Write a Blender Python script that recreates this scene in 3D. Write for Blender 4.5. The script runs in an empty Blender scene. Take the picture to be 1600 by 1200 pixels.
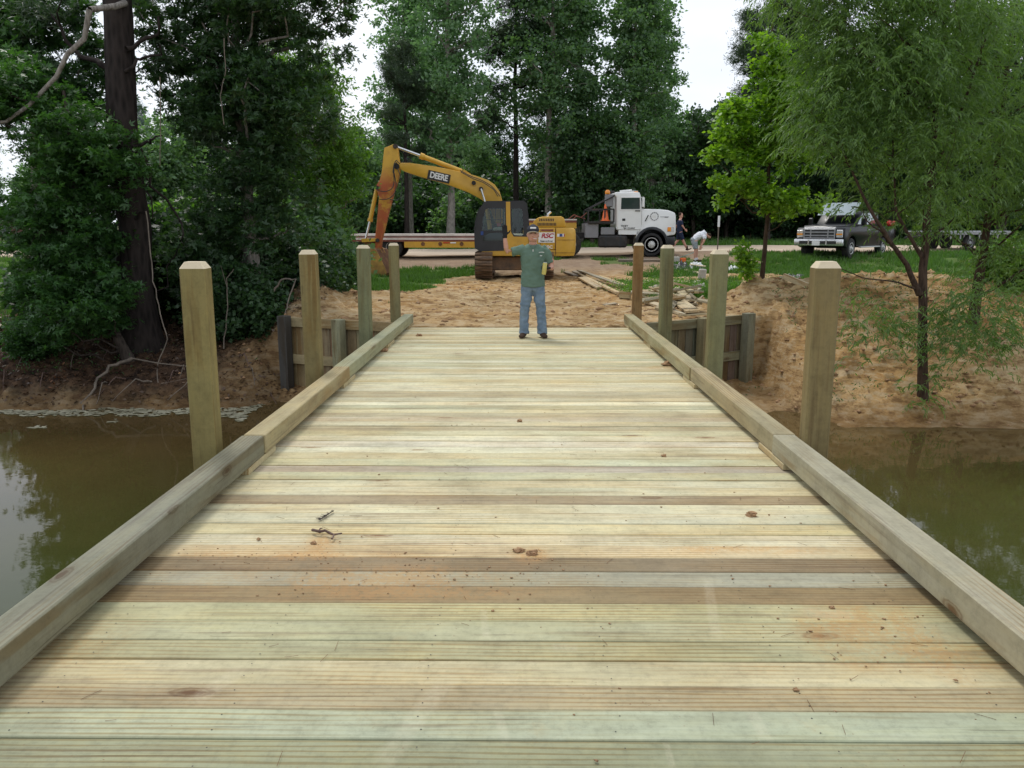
import bpy, bmesh, math, random
import numpy as np
from math import radians as R, sin, cos, pi
from mathutils import Vector, Matrix, Euler, noise as mn
random.seed(7)
S = bpy.context.scene
# ------------------------------------------------------------------ camera
cam_d = bpy.data.cameras.new('camera'); cam = bpy.data.objects.new('camera', cam_d)
S.collection.objects.link(cam); S.camera = cam
cam.location = (0, 0, 1.7); cam.rotation_euler = (R(90-11.05), 0, R(0.5))
cam_d.sensor_width = 36; cam_d.lens = 1244/1600*36; cam_d.clip_end = 2000; cam_d.clip_start = .05
# ------------------------------------------------------------------ world, overcast daylight
SUN = Vector((-.35, .62, 1.25)).normalized()
W = bpy.data.worlds.new("World"); S.world = W; W.use_nodes = True
nt = W.node_tree; nt.nodes.clear()
wo = nt.nodes.new('ShaderNodeOutputWorld'); wb = nt.nodes.new('ShaderNodeBackground')
sk = nt.nodes.new('ShaderNodeTexSky'); sk.sky_type = 'NISHITA'; sk.sun_disc = False
sk.sun_elevation = math.asin(SUN.z); sk.sun_rotation = math.atan2(SUN.x, SUN.y)
sk.air_density = 1.0; sk.dust_density = 3.0
tc = nt.nodes.new('ShaderNodeTexCoord'); mp = nt.nodes.new('ShaderNodeMapping'); mp.inputs['Scale'].default_value = (1.3, 1.3, 3.2)
nz = nt.nodes.new('ShaderNodeTexNoise'); nz.inputs['Scale'].default_value = 1.6; nz.inputs['Detail'].default_value = 6
cr = nt.nodes.new('ShaderNodeValToRGB')
cr.color_ramp.elements[0].position = .3; cr.color_ramp.elements[0].color = (7.2, 7.9, 9.2, 1)
cr.color_ramp.elements[1].position = .62; cr.color_ramp.elements[1].color = (9.6, 9.9, 10.4, 1)
mx = nt.nodes.new('ShaderNodeMixRGB'); mx.inputs[0].default_value = .88
L = nt.links.new
L(tc.outputs['Generated'], mp.inputs[0]); L(mp.outputs[0], nz.inputs['Vector']); L(nz.outputs['Fac'], cr.inputs[0])
L(sk.outputs[0], mx.inputs[1]); L(cr.outputs[0], mx.inputs[2]); L(mx.outputs[0], wb.inputs[0]); wb.inputs[1].default_value = .1
L(wb.outputs[0], wo.inputs[0])
sd = bpy.data.lights.new('sun', 'SUN'); sd.energy = 1.5; sd.angle = R(14); sd.color = (1, .96, .9)
so = bpy.data.objects.new('sun', sd); S.collection.objects.link(so)
so.rotation_euler = (-SUN).to_track_quat('-Z', 'Y').to_euler(); so.location = (0, 0, 30)
S.view_settings.view_transform = 'Standard'; S.view_settings.look = 'None'
S.view_settings.exposure = 0.27; S.view_settings.gamma = 1
S.view_settings.use_curve_mapping = False

# ------------------------------------------------------------------ helpers
C = S.collection
CM = cam.rotation_euler.to_matrix()
def at(px, py, Y):                      # pixel of the 1600x1200 photo -> point on the vertical plane at distance Y
    d = CM @ Vector(((px-800)/1244, -(py-600)/1244, -1)); t = Y/d.y
    return Vector((d.x*t, Y, 1.7+d.z*t))
def tag(o, label=None, cat=None, group=None, kind=None):
    if label: o['label'] = label
    if cat: o['category'] = cat
    if group: o['group'] = group
    if kind: o['kind'] = kind
    return o
def empty(name, loc=(0, 0, 0), rz=0, label=None, cat=None, group=None):
    o = bpy.data.objects.new(name, None); C.objects.link(o); o.location = loc; o.rotation_euler = (0, 0, rz)
    o.empty_display_size = .1
    return tag(o, label, cat, group)
def link(name, me, m=None, parent=None, loc=None, rot=None):
    o = bpy.data.objects.new(name, me); C.objects.link(o)
    if m is not None and len(me.materials) == 0:
        for k in (m if isinstance(m, (list, tuple)) else [m]): me.materials.append(k)
    if parent: o.parent = parent
    if loc is not None: o.location = loc
    if rot is not None: o.rotation_euler = rot
    return o
def mesh_np(name, v, f, smooth=False, mi=None):
    v = np.asarray(v, np.float32); f = np.asarray(f, np.int32); k = f.shape[1]
    me = bpy.data.meshes.new(name); me.vertices.add(len(v)); me.vertices.foreach_set('co', v.ravel())
    me.loops.add(f.size); me.loops.foreach_set('vertex_index', f.ravel())
    me.polygons.add(len(f)); me.polygons.foreach_set('loop_start', np.arange(0, f.size, k, dtype=np.int32))
    me.polygons.foreach_set('loop_total', np.full(len(f), k, np.int32))
    if smooth: me.polygons.foreach_set('use_smooth', np.ones(len(f), bool))
    me.update(calc_edges=True); me.validate()
    return me
class MB:                               # collects shapes, builds ONE mesh
    def __init__(s): s.bm = bmesh.new()
    def box(s, c, d, rot=None, ch=0):
        r = bmesh.ops.create_cube(s.bm, size=1); vs = r['verts']
        M = Matrix.Translation(c) @ (rot.to_4x4() if rot is not None else Matrix()) @ Matrix.Diagonal((d[0], d[1], d[2], 1))
        bmesh.ops.transform(s.bm, matrix=M, verts=vs)
        if ch:
            es = list({e for v in vs for e in v.link_edges})
            bmesh.ops.bevel(s.bm, geom=es, offset=ch, segments=1, profile=.5, affect='EDGES')
        return s
    def tube(s, pts, r, n=8, caps=True):
        pts = [Vector(p) for p in pts]; rr = r if isinstance(r, (list, tuple)) else [r]*len(pts)
        rings = []; up = Vector((0, 0, 1))
        for i, p in enumerate(pts):
            t = (pts[min(i+1, len(pts)-1)]-pts[max(i-1, 0)]).normalized()
            a = t.cross(up)
            if a.length < .15: a = t.cross(Vector((0, 1, 0)))
            a.normalize(); b = a.cross(t)
            rings.append([s.bm.verts.new(p+(a*cos(2*pi*k/n)+b*sin(2*pi*k/n))*rr[i]) for k in range(n)])
        for i in range(len(rings)-1):
            for k in range(n):
                s.bm.faces.new((rings[i][k], rings[i][(k+1) % n], rings[i+1][(k+1) % n], rings[i+1][k]))
        if caps: s.bm.faces.new(rings[0][::-1]); s.bm.faces.new(rings[-1])
        return s
    def cyl(s, p0, p1, r, n=16, r1=None): return s.tube([p0, p1], [r, r if r1 is None else r1], n)
    def plate(s, outer, y0, y1, holes=(), ch=0):      # (x,z) outline extruded along y
        bm = s.bm; edges = []; vs0 = []
        for lp in [outer]+list(holes):
            vs = [bm.verts.new((p[0], y0, p[1])) for p in lp]; vs0 += vs
            edges += [bm.edges.new((vs[i], vs[(i+1) % len(vs)])) for i in range(len(vs))]
        if holes:
            r = bmesh.ops.triangle_fill(bm, use_beauty=True, use_dissolve=False, edges=edges)
            fs = [g for g in r['geom'] if isinstance(g, bmesh.types.BMFace)]
        else: fs = [bm.faces.new(vs0)]
        r = bmesh.ops.extrude_face_region(bm, geom=fs)
        nv = [g for g in r['geom'] if isinstance(g, bmesh.types.BMVert)]
        bmesh.ops.translate(bm, vec=(0, y1-y0, 0), verts=nv)
        if ch:
            es = [e for e in {e for v in vs0+nv for e in v.link_edges} if e.is_manifold and e.calc_face_angle(0) > .5]
            bmesh.ops.bevel(bm, geom=es, offset=ch, segments=2, profile=.5, affect='EDGES')
        return s
    def lathe(s, prof, c=(0, 0, 0), axis='Y', n=24):   # prof: (r, a) along the axis
        rings = []
        for r, a in prof:
            ring = []
            for k in range(n):
                u, w = r*cos(2*pi*k/n), r*sin(2*pi*k/n)
                p = {'Y': (u, a, w), 'Z': (u, w, a), 'X': (a, u, w)}[axis]
                ring.append(s.bm.verts.new(Vector(p)+Vector(c)))
            rings.append(ring)
        for i in range(len(rings)-1):
            for k in range(n): s.bm.faces.new((rings[i][k], rings[i][(k+1) % n], rings[i+1][(k+1) % n], rings[i+1][k]))
        s.bm.faces.new(rings[0][::-1]); s.bm.faces.new(rings[-1])
        return s
    def ball(s, c, r, sub=2, sc=(1, 1, 1), jit=0, seed=0):
        q = bmesh.ops.create_icosphere(s.bm, subdivisions=sub, radius=r)
        for v in q['verts']:
            if jit: v.co *= 1+jit*mn.noise(v.co/r*1.7+Vector((seed*3.1, seed*1.7, 0)))
            v.co = Vector((v.co.x*sc[0], v.co.y*sc[1], v.co.z*sc[2]))+Vector(c)
        return s
    def mesh(s, name, smooth=None):
        bmesh.ops.recalc_face_normals(s.bm, faces=s.bm.faces)
        me = bpy.data.meshes.new(name)
        if smooth is not None:
            for f in s.bm.faces: f.smooth = True
            for e in s.bm.edges: e.smooth = e.calc_face_angle(0) < smooth if e.is_manifold else False
        s.bm.to_mesh(me); s.bm.free(); return me
    def build(s, name, m, parent=None, loc=None, rot=None, smooth=None, sc=1):
        if sc != 1:
            for v in s.bm.verts: v.co *= sc
        return link(name, s.mesh(name, smooth), m, parent, loc, rot)
def text_mesh(s, size, depth=.004, bold=False, shear=0, space=1.0, xs=1.0):
    cu = bpy.data.curves.new('lettering', 'FONT'); cu.body = s; cu.size = size; cu.extrude = depth
    cu.align_x = 'CENTER'; cu.align_y = 'CENTER'; cu.shear = shear; cu.space_character = space
    if bold: cu.offset = size*.03
    o = bpy.data.objects.new('lettering', cu); C.objects.link(o)
    bpy.context.view_layer.update()
    me = bpy.data.meshes.new_from_object(o.evaluated_get(bpy.context.evaluated_depsgraph_get()))
    bpy.data.objects.remove(o)
    if xs != 1:
        for v in me.vertices: v.co.x *= xs
    return me

# ------------------------------------------------------------------ materials
class NG:
    def __init__(s, name):
        s.m = bpy.data.materials.new(name); s.m.use_nodes = True; s.t = s.m.node_tree; s.t.nodes.clear()
        s.out = s.n('OutputMaterial')
    def n(s, typ, **k):
        nd = s.t.nodes.new('ShaderNode'+typ)
        for a, b in k.items(): setattr(nd, a, b)
        return nd
    def l(s, a, b): s.t.links.new(a, b)
    def set(s, sock, v):
        if isinstance(v, bpy.types.NodeSocket): s.l(v, sock)
        elif isinstance(v, (tuple, list)) and len(v) == 3 and sock.type == 'RGBA': sock.default_value = (*v, 1)
        else: sock.default_value = v
    def coord(s, kind='Object'): return s.n('TexCoord').outputs[kind]
    def pos(s): return s.n('NewGeometry').outputs['Position']
    def island(s): return s.n('NewGeometry').outputs['Random Per Island']
    def map(s, v, sc=(1, 1, 1), loc=None):
        m = s.n('Mapping'); s.l(v, m.inputs[0]); m.inputs['Scale'].default_value = sc
        if loc is not None: s.set(m.inputs['Location'], loc)
        return m.outputs[0]
    def noise(s, v, scale, detail=4, rough=.55, dist=0):
        n = s.n('TexNoise'); s.l(v, n.inputs['Vector']); n.inputs['Scale'].default_value = scale
        n.inputs['Detail'].default_value = detail; n.inputs['Roughness'].default_value = rough; n.inputs['Distortion'].default_value = dist
        return n.outputs['Fac']
    def ramp(s, f, stops):
        r = s.n('ValToRGB'); s.l(f, r.inputs[0]); e = r.color_ramp.elements
        while len(e) > 1: e.remove(e[-1])
        for i, (p, c) in enumerate(stops):
            if i == 0: e[0].position = p; q = e[0]
            else: q = e.new(p)
            q.color = (c, c, c, 1) if not isinstance(c, (tuple, list)) else (*c, 1)
        return r.outputs[0]
    def mix(s, f, a, b, mode='MIX'):
        m = s.n('MixRGB', blend_type=mode); s.set(m.inputs[0], f); s.set(m.inputs[1], a); s.set(m.inputs[2], b); return m.outputs[0]
    def math(s, op, a, b=0, clamp=False):
        m = s.n('Math', operation=op, use_clamp=clamp); s.set(m.inputs[0], a); s.set(m.inputs[1], b); return m.outputs[0]
    def bump(s, h, st=.3, d=.01, nrm=None):
        b = s.n('Bump'); s.l(h, b.inputs['Height']); b.inputs['Strength'].default_value = st; b.inputs['Distance'].default_value = d
        if nrm is not None: s.l(nrm, b.inputs['Normal'])
        return b.outputs[0]
    def pr(s, col, rough=.6, metal=0, nrm=None, **k):
        p = s.n('BsdfPrincipled'); s.set(p.inputs['Base Color'], col); s.set(p.inputs['Roughness'], rough); s.set(p.inputs['Metallic'], metal)
        if nrm is not None: s.l(nrm, p.inputs['Normal'])
        for a, b in k.items(): s.set(p.inputs[a], b)
        s.p = p; return p.outputs[0]
    def done(s, sh): s.l(sh, s.out.inputs[0]); return s.m
def simple(name, col, rough=.6, metal=0, var=.25, scale=6, dirt=None, damt=.45, bump=.15, coat=0, spec=.5):
    g = NG(name); v = g.coord('Object'); n1 = g.noise(v, scale, 5)
    c = g.mix(g.ramp(n1, [(.3, 0.0), (.7, 1.0)]), tuple(x*(1-var) for x in col), tuple(min(1, x*(1+var*.6)) for x in col))
    rf = rough
    if dirt:
        n2 = g.noise(v, scale*.45, 8, .7); d = g.ramp(n2, [(1-damt-.1, 0.0), (1-damt+.18, 1.0)])
        c = g.mix(d, c, dirt); rf = g.math('ADD', g.math('MULTIPLY', d, .25), rough)
    return g.done(g.pr(c, rf, metal, g.bump(g.noise(v, scale*6, 3), bump, .004), **({'Coat Weight': coat} if coat else {}), **{'Specular IOR Level': spec}))

def wood_mat(name, deck=False, cut=False):
    g = NG(name); oi = g.n('ObjectInfo'); v = g.coord('Object')
    off = g.n('CombineXYZ'); g.set(off.inputs[0], g.math('MULTIPLY', oi.outputs['Random'], 37.0)); g.set(off.inputs[1], g.math('MULTIPLY', oi.outputs['Random'], 91.0))
    va = g.n('VectorMath', operation='ADD'); g.l(v, va.inputs[0]); g.l(off.outputs[0], va.inputs[1]); v = va.outputs[0]
    # knots warp the grain around themselves
    vk = g.n('TexVoronoi'); g.l(g.map(v, (1.25, 3.4, 3.4)), vk.inputs['Vector']); vk.inputs['Scale'].default_value = 1.0; vk.inputs['Randomness'].default_value = 1
    ksel = g.n('SeparateColor'); g.l(vk.outputs['Color'], ksel.inputs[0])
    kd = g.math('ADD', g.math('ADD', vk.outputs['Distance'], g.math('MULTIPLY', g.ramp(ksel.outputs[0], [(.55, 1.0), (.62, 0.0)]), 1.0)), g.math('MULTIPLY', g.math('SUBTRACT', g.noise(v, 40, 2), .5), .05))
    knot = g.ramp(kd, [(.045, 1.0), (.075, .45), (.095, .75), (.12, .18), (.22, 0.0)])
    ring = g.n('TexWave', wave_type='BANDS', bands_direction='Y'); g.l(g.map(v, (.55, 7, 7)), ring.inputs['Vector'])
    ring.inputs['Scale'].default_value = 1.6; ring.inputs['Distortion'].default_value = 5.5; ring.inputs['Detail'].default_value = 3; ring.inputs['Detail Scale'].default_value = .9
    fine = g.noise(g.map(v, (2.2, 75, 75)), 1.0, 5, .7)
    streak = g.noise(g.map(v, (.55, 11, 11)), 1.0, 6, .62, .3)
    zone = g.noise(g.map(v, (.6, 2.2, 2.2)), 1.1, 3)
    base = oi.outputs['Color']
    c = g.mix(.85, base, g.ramp(streak, [(.22, (.62, .60, .57)), (.42, (.92, .91, .88)), (.55, (1, 1, 1)), (.78, (1.16, 1.12, .98))]), 'MULTIPLY')
    c = g.mix(g.math('MULTIPLY', g.ramp(zone, [(.42, 0.0), (.7, 1.0)]), .5), c, g.mix(1, c, (1.06, .93, .74), 'MULTIPLY'))
    c = g.mix(g.math('MULTIPLY', g.ramp(ring.outputs['Fac'], [(.60, 0.0), (.85, 1.0)]), g.ramp(zone, [(.40, 0.0), (.56, .85)])), c, g.mix(1, c, (.74, .60, .45), 'MULTIPLY'))
    c = g.mix(g.ramp(g.noise(g.map(v, (.9, 3.5, 3.5), (4, 4, 9)), 1.2, 4), [(.42, .08), (.68, .48)]), c, g.ramp(fine, [(.3, .55), (.52, 1.0), (.8, 1.12)]), 'MULTIPLY')
    chk = g.noise(g.map(v, (1.3, 55, 55), (3, 8, 2)), 1.0, 3, .5)
    c = g.mix(g.math('MULTIPLY', g.ramp(chk, [(.69, 0.0), (.73, 1.0)]), .55), c, g.mix(1, c, (.36, .29, .24), 'MULTIPLY'))
    saw = g.noise(g.map(v, (60, 2.5, 2.5)), 1.0, 4, .6)
    c = g.mix(.10, c, g.ramp(saw, [(.35, .72), (.6, 1.05)]), 'MULTIPLY')
    mot = g.noise(v, 28, 6, .75)
    c = g.mix(.45, c, g.ramp(mot, [(.34, .66), (.5, 1.0), (.68, 1.12)]), 'MULTIPLY')
    blot = g.noise(g.map(v, (2.6, 4.5, 4.5), (9, 4, 2)), 1.3, 7, .68)
    c = g.mix(.8, c, g.ramp(blot, [(.3, (.74, .73, .70)), (.5, (1, 1, 1)), (.72, (1.10, 1.06, .96))]), 'MULTIPLY')
    gz = g.noise(g.map(v, (.9, 1.6, 1.6), (2, 7, 5)), 1.0, 5, .6)
    c = g.mix(g.math('MULTIPLY', g.ramp(gz, [(.52, 0.0), (.66, 1.0)]), .35 if deck else .4), c, g.mix(1, c, (.66, .70, .64), 'MULTIPLY'))
    st2 = g.noise(g.map(v, (.8, 20, 20), (5, 3, 1)), 1.0, 5, .6)      # grey-purple weather streaks
    c = g.mix(g.math('MULTIPLY', g.ramp(st2, [(.57, 0.0), (.68, 1.0)]), .65), c, g.mix(1, c, (.56, .48, .45), 'MULTIPLY'))
    c = g.mix(g.math('MULTIPLY', knot, .95), c, g.mix(1, c, (.40, .24, .14), 'MULTIPLY'))
    P = g.pos()
    if deck:
        mud = (.44, .265, .115); grit = g.noise(P, 34, 6, .8); wide = g.noise(P, 1.1, 6, .65)
        c = g.mix(.7, c, g.ramp(wide, [(.32, (.80, .77, .72)), (.52, (1, 1, 1)), (.7, (1.08, 1.07, 1.04))]), 'MULTIPLY')
        dn = g.noise(P, 3.2, 8, .72, .4); base_d = g.math('MULTIPLY', g.ramp(dn, [(.58, 0.0), (.80, 1.0)]), .42)
        tot = base_d
        for (px, py, rx, ry, amt) in DUST:
            q = deckpt(px, py)
            mpn = g.n('Mapping'); g.l(P, mpn.inputs[0]); mpn.inputs['Location'].default_value = (-q[0]/rx, -q[1]/ry, 0); mpn.inputs['Scale'].default_value = (1/rx, 1/ry, 0)
            ln = g.n('VectorMath', operation='LENGTH'); g.l(mpn.outputs[0], ln.inputs[0])
            w = g.math('SUBTRACT', 1.0, ln.outputs['Value'], clamp=True)
            w = g.math('MULTIPLY', w, g.ramp(dn, [(.36, 0.1), (.62, 1.0)])); w = g.math('MULTIPLY', w, amt*2, clamp=True)
            tot = g.math('MAXIMUM', tot, w)
        tot = g.math('MULTIPLY', g.math('MULTIPLY', tot, 1.5), g.ramp(grit, [(.40, .15), (.54, 1.0)]), clamp=True)
        c = g.mix(g.math('MULTIPLY', tot, .8), c, g.mix(.55, mud, g.mix(1, c, (.95, .72, .46), 'MULTIPLY')))
        for px0, py0, px1, py1, w_ in RUB:
            q0, q1 = deckpt(px0, py0), deckpt(px1, py1); a_ = math.atan2(q1[1]-q0[1], q1[0]-q0[0]); L2 = math.hypot(q1[0]-q0[0], q1[1]-q0[1])/2
            cx_, cy_ = (q0[0]+q1[0])/2, (q0[1]+q1[1])/2; mpn = g.n('Mapping', vector_type='TEXTURE'); g.l(P, mpn.inputs[0]); mpn.inputs['Location'].default_value = (cx_, cy_, 0); mpn.inputs['Rotation'].default_value = (0, 0, a_); mpn.inputs['Scale'].default_value = (L2, w_, 1)
            sp_ = g.n('SeparateXYZ'); g.l(mpn.outputs[0], sp_.inputs[0]); ax_ = g.math('ABSOLUTE', sp_.outputs[0]); ay_ = g.math('ABSOLUTE', sp_.outputs[1])
            w2 = g.math('MULTIPLY', g.ramp(ax_, [(.75, 1.0), (1.0, 0.0)]), g.ramp(ay_, [(.5, 1.0), (1.0, 0.0)]))
            c = g.mix(g.math('MULTIPLY', w2, g.ramp(grit, [(.35, .05), (.7, .42)])), c, g.mix(.5, c, (.66, .60, .44)))
        sp = g.n('TexVoronoi'); g.l(P, sp.inputs['Vector']); sp.inputs['Scale'].default_value = 26
        spk = g.math('MULTIPLY', g.ramp(sp.outputs['Distance'], [(.05, 1.0), (.12, 0.0)]), g.ramp(g.noise(P, 2.1, 3), [(.5, 0.0), (.62, 1.0)]))
        c = g.mix(g.math('MULTIPLY', spk, .75), c, (.17, .09, .045))
    h = g.math('ADD', g.math('MULTIPLY', fine, .6), g.math('MULTIPLY', streak, .8))
    return g.done(g.pr(c, .66, 0, g.bump(h, .35, .003), **{'Specular IOR Level': .35}))

def leaf_mat(name, c0, c1, trans=.35, tcol=None, rough=.45):
    g = NG(name); r = g.island(); pn = g.noise(g.coord('Object'), .55, 3)
    f = g.math('ADD', g.math('MULTIPLY', r, .65), g.math('MULTIPLY', g.ramp(pn, [(.3, 0.0), (.7, 1.0)]), .35))
    c = g.mix(f, c0, c1); p = g.pr(c, rough, **{'Specular IOR Level': .5})
    t = g.n('BsdfTranslucent'); g.set(t.inputs[0], g.mix(1, c, tcol or (1.5, 1.7, .6), 'MULTIPLY'))
    m = g.n('MixShader'); m.inputs[0].default_value = trans; g.l(p, m.inputs[1]); g.l(t.outputs[0], m.inputs[2])
    return g.done(m.outputs[0])
def bark_mat(name, c0, c1, sc=1.0):
    g = NG(name); v = g.coord('Object'); vo = g.n('TexVoronoi'); g.l(g.map(v, (9*sc, 9*sc, 2.2*sc)), vo.inputs['Vector']); vo.inputs['Scale'].default_value = 1.3
    n = g.noise(g.map(v, (8*sc, 8*sc, 1.5*sc)), 1.5, 8, .7)
    f = g.math('MULTIPLY', g.math('ADD', vo.outputs['Distance'], n), .6)
    return g.done(g.pr(g.mix(g.ramp(f, [(.25, 0.0), (.7, 1.0)]), c0, c1), .9, 0, g.bump(f, .9, .05), **{'Specular IOR Level': .2}))
def deckpt(px, py):                     # photo pixel -> point on the deck
    d = CM @ Vector(((px-800)/1244, -(py-600)/1244, -1)); t = -1.7/d.z
    return (d.x*t, d.y*t, 0.0)
DUST = [(600, 905, .75, .22, 1.0), (470, 868, .75, .09, .95), (640, 925, .9, .12, .8), (1440, 1000, .15, .4, .9), (1360, 975, .1, .25, 1.0), (830, 868, .14, .16, .8), (1330, 985, .22, .35, .9), (1420, 1020, .5, .22, .6), (1275, 985, .12, .2, .7),
        (1180, 858, .9, .10, .55), (60, 1000, .5, .3, .4), (560, 905, 1.4, .3, .35), (1040, 575, .5, .3, .5), (655, 524, .7, .25, .6), (500, 850, .12, .25, .7)]
RUB = [(775, 1108, 792, 1160, .022), (1172, 1108, 1200, 1160, .03), (1040, 1155, 1052, 1200, .015), (1250, 955, 1340, 962, .06), (1105, 900, 1120, 1000, .03), (700, 1060, 590, 1200, .05), (755, 950, 760, 1000, .02), (860, 1010, 905, 1012, .035), (1360, 890, 1385, 915, .012), (300, 1100, 380, 1040, .05)]
M = {}
M['deck'] = wood_mat('deck_wood', deck=True)
M['wood'] = wood_mat('treated_wood')
M['yellow'] = simple('machine_yellow', (.58, .33, .035), .42, 0, .12, 3, (.28, .17, .06), .32, .1)
g = NG('rusty_yellow'); v = g.coord('Object')      # stick: paint worn to red primer and rust low down
sx = g.n('SeparateXYZ'); g.l(v, sx.inputs[0])
rf = g.math('ADD', g.ramp(sx.outputs[2], [(0.0, 1.0), (1.0, 0.0)]), 0)
mr = g.n('MapRange'); g.l(sx.outputs[2], mr.inputs[0]); mr.inputs[1].default_value = 3.9; mr.inputs[2].default_value = 3.2; mr.inputs[3].default_value = 0; mr.inputs[4].default_value = 1
f = g.math('MULTIPLY', mr.outputs[0], g.ramp(g.noise(v, 2.3, 8, .75), [(.38, 0.15), (.5, 1.0)]))
c = g.mix(f, g.mix(g.ramp(g.noise(v, 2.5, 7, .7), [(.55, 0.0), (.75, .7)]), (.58, .33, .035), (.25, .12, .04)), g.mix(g.noise(v, 6, 5), (.42, .055, .022), (.36, .13, .03)))
M['rusty'] = g.done(g.pr(c, .6, 0, g.bump(g.noise(v, 14, 4), .3, .006)))
M['yellow_worn'] = simple('worn_yellow', (.42, .24, .05), .6, .1, .3, 4, (.16, .08, .03), .5, .3)
M['rust'] = simple('rust_brown', (.16, .07, .03), .8, .2, .5, 5, (.30, .17, .08), .4, .5)
M['track'] = simple('track_steel', (.12, .085, .06), .55, .5, .4, 6, (.30, .18, .10), .5, .4)
M['black'] = simple('black_paint', (.018, .02, .024), .4, 0, .3, 4, (.08, .07, .06), .25, .1)
M['rubber'] = simple('tyre_rubber', (.022, .022, .022), .85, 0, .3, 8, (.11, .085, .06), .35, .4)
M['darkmetal'] = simple('dark_steel', (.035, .033, .032), .6, .3, .4, 7, (.14, .09, .06), .35, .3)
M['chrome'] = simple('chrome_rod', (.66, .67, .68), .25, .75, .1, 5, bump=.02)
M['alu'] = simple('polished_aluminium', (.66, .66, .65), .4, .25, .2, 8, (.25, .2, .15), .3, .1)
M['white'] = simple('white_truck_paint', (.78, .79, .78), .3, 0, .04, 2, (.55, .50, .42), .18, .03, coat=.4)
M['label'] = simple('white_sticker', (.75, .75, .74), .5, 0, .04, 5, bump=0)
M['red'] = simple('red_print', (.42, .01, .03), .5, 0, .1, 5, bump=0)
M['ink'] = simple('black_print', (.02, .02, .02), .5, 0, .1, 5, bump=0)
M['blue'] = simple('blue_print', (.02, .06, .25), .5, 0, .1, 5, bump=0)
M['greymark'] = simple('grey_print', (.22, .22, .23), .5, 0, .1, 5, bump=0)
M['orange'] = simple('orange_plastic', (.72, .13, .02), .45, 0, .2, 6, (.35, .15, .07), .25, .05)
M['amber'] = simple('amber_lens', (.80, .28, .02), .2, 0, .1, 6, bump=.02, coat=.5)
M['redlens'] = simple('red_lens', (.5, .02, .02), .2, 0, .1, 6, bump=.02, coat=.5)
M['lens'] = simple('clear_lens', (.62, .64, .66), .12, .5, .15, 18, bump=.2, coat=.8)
M['grille'] = simple('dull_chrome', (.34, .35, .37), .3, .6, .2, 6, bump=.05)
M['pickup'] = simple('black_pickup_paint', (.006, .007, .009), .3, 0, .2, 3, (.012, .012, .012), .1, .02, coat=.08, spec=.2)
M['trailer_red'] = simple('trailer_red_steel', (.23, .065, .04), .7, .1, .3, 3, (.26, .16, .11), .35, .2)
M['trailer_deck'] = simple('bleached_deck_boards', (.60, .54, .48), .75, 0, .2, 3, (.30, .17, .12), .3, .3)
M['greydeck'] = simple('grey_trailer_deck', (.33, .35, .36), .6, .2, .2, 3, (.2, .18, .15), .3, .2)
M['brick'] = simple('brown_brick', (.14, .075, .055), .9, 0, .3, 9, bump=.4)
M['roof'] = simple('brown_shingle', (.13, .10, .095), .9, 0, .3, 9, bump=.4)
M['plastic_black'] = simple('black_plastic_sheet', (.02, .021, .024), .35, 0, .4, 5, (.10, .09, .08), .3, .4)
M['plastic_white'] = simple('white_plastic_wrap', (.62, .63, .64), .4, 0, .15, 6, bump=.4)
M['concrete'] = simple('pale_concrete', (.42, .40, .36), .85, 0, .2, 5, (.25, .18, .12), .35, .4)
M['clod'] = simple('orange_mud', (.36, .22, .115), .95, 0, .4, 40, (.20, .10, .05), .4, .9)
M['stick'] = simple('dead_twig_bark', (.12, .075, .06), .9, 0, .4, 40, (.25, .18, .14), .4, .6)
M['vine'] = simple('pale_vine_bark', (.17, .14, .11), .9, 0, .3, 8, bump=.4)
M['fuzz'] = simple('grey_brown_tuft', (.11, .09, .075), .95, 0, .4, 30, bump=.5)
g = NG('tinted_glass'); gl = g.n('BsdfGlossy'); gl.inputs['Roughness'].default_value = .04; gl.inputs['Color'].default_value = (.9, .95, 1, 1)
tr = g.n('BsdfTransparent'); tr.inputs[0].default_value = (.74, .82, .78, 1); fr = g.n('Fresnel'); fr.inputs[0].default_value = 1.5
m = g.n('MixShader'); g.l(g.math('MULTIPLY', fr.outputs[0], .8), m.inputs[0]); g.l(tr.outputs[0], m.inputs[1]); g.l(gl.outputs[0], m.inputs[2])
M['glass'] = g.done(m.outputs[0])
M['glassdark'] = simple('dark_window_glass', (.03, .045, .045), .06, 0, .3, 1.5, bump=0, coat=.6)
M['shield'] = simple('windshield_glass', (.20, .26, .28), .04, .55, .2, 1.5, bump=0, coat=1)
# leaves
M['leaf_gum'] = leaf_mat('leaves_sweetgum', (.028, .078, .026), (.070, .165, .044), .40)
M['leaf_gum2'] = leaf_mat('leaves_shaded_gum', (.022, .060, .024), (.055, .125, .042), .38)  # darker copy of the sweetgum leaves, shade put into the colour
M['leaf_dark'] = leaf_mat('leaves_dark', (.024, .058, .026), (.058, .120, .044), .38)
M['leaf_mid'] = leaf_mat('leaves_mid', (.075, .150, .078), (.145, .25, .12), .45)
M['leaf_cotton'] = leaf_mat('leaves_cottonwood', (.115, .20, .11), (.20, .33, .165), .48, (1.2, 1.5, .7), .35)
M['leaf_bright'] = leaf_mat('leaves_bright', (.09, .21, .02), (.27, .46, .045), .46, (1.3, 1.4, .5))
M['leaf_lime'] = leaf_mat('leaves_lime', (.06, .14, .022), (.14, .27, .04), .42)
M['leaf_willow'] = leaf_mat('leaves_willow', (.060, .130, .040), (.185, .305, .080), .45, (1.4, 1.5, .6))
M['needle'] = leaf_mat('pine_needles', (.032, .062, .038), (.068, .11, .058), .3)
M['needle_far'] = leaf_mat('hazed_far_foliage', (.10, .16, .14), (.15, .22, .18), .2, (1, 1.2, .8))  # distance haze put into the leaf colour, paler and bluer
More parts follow.
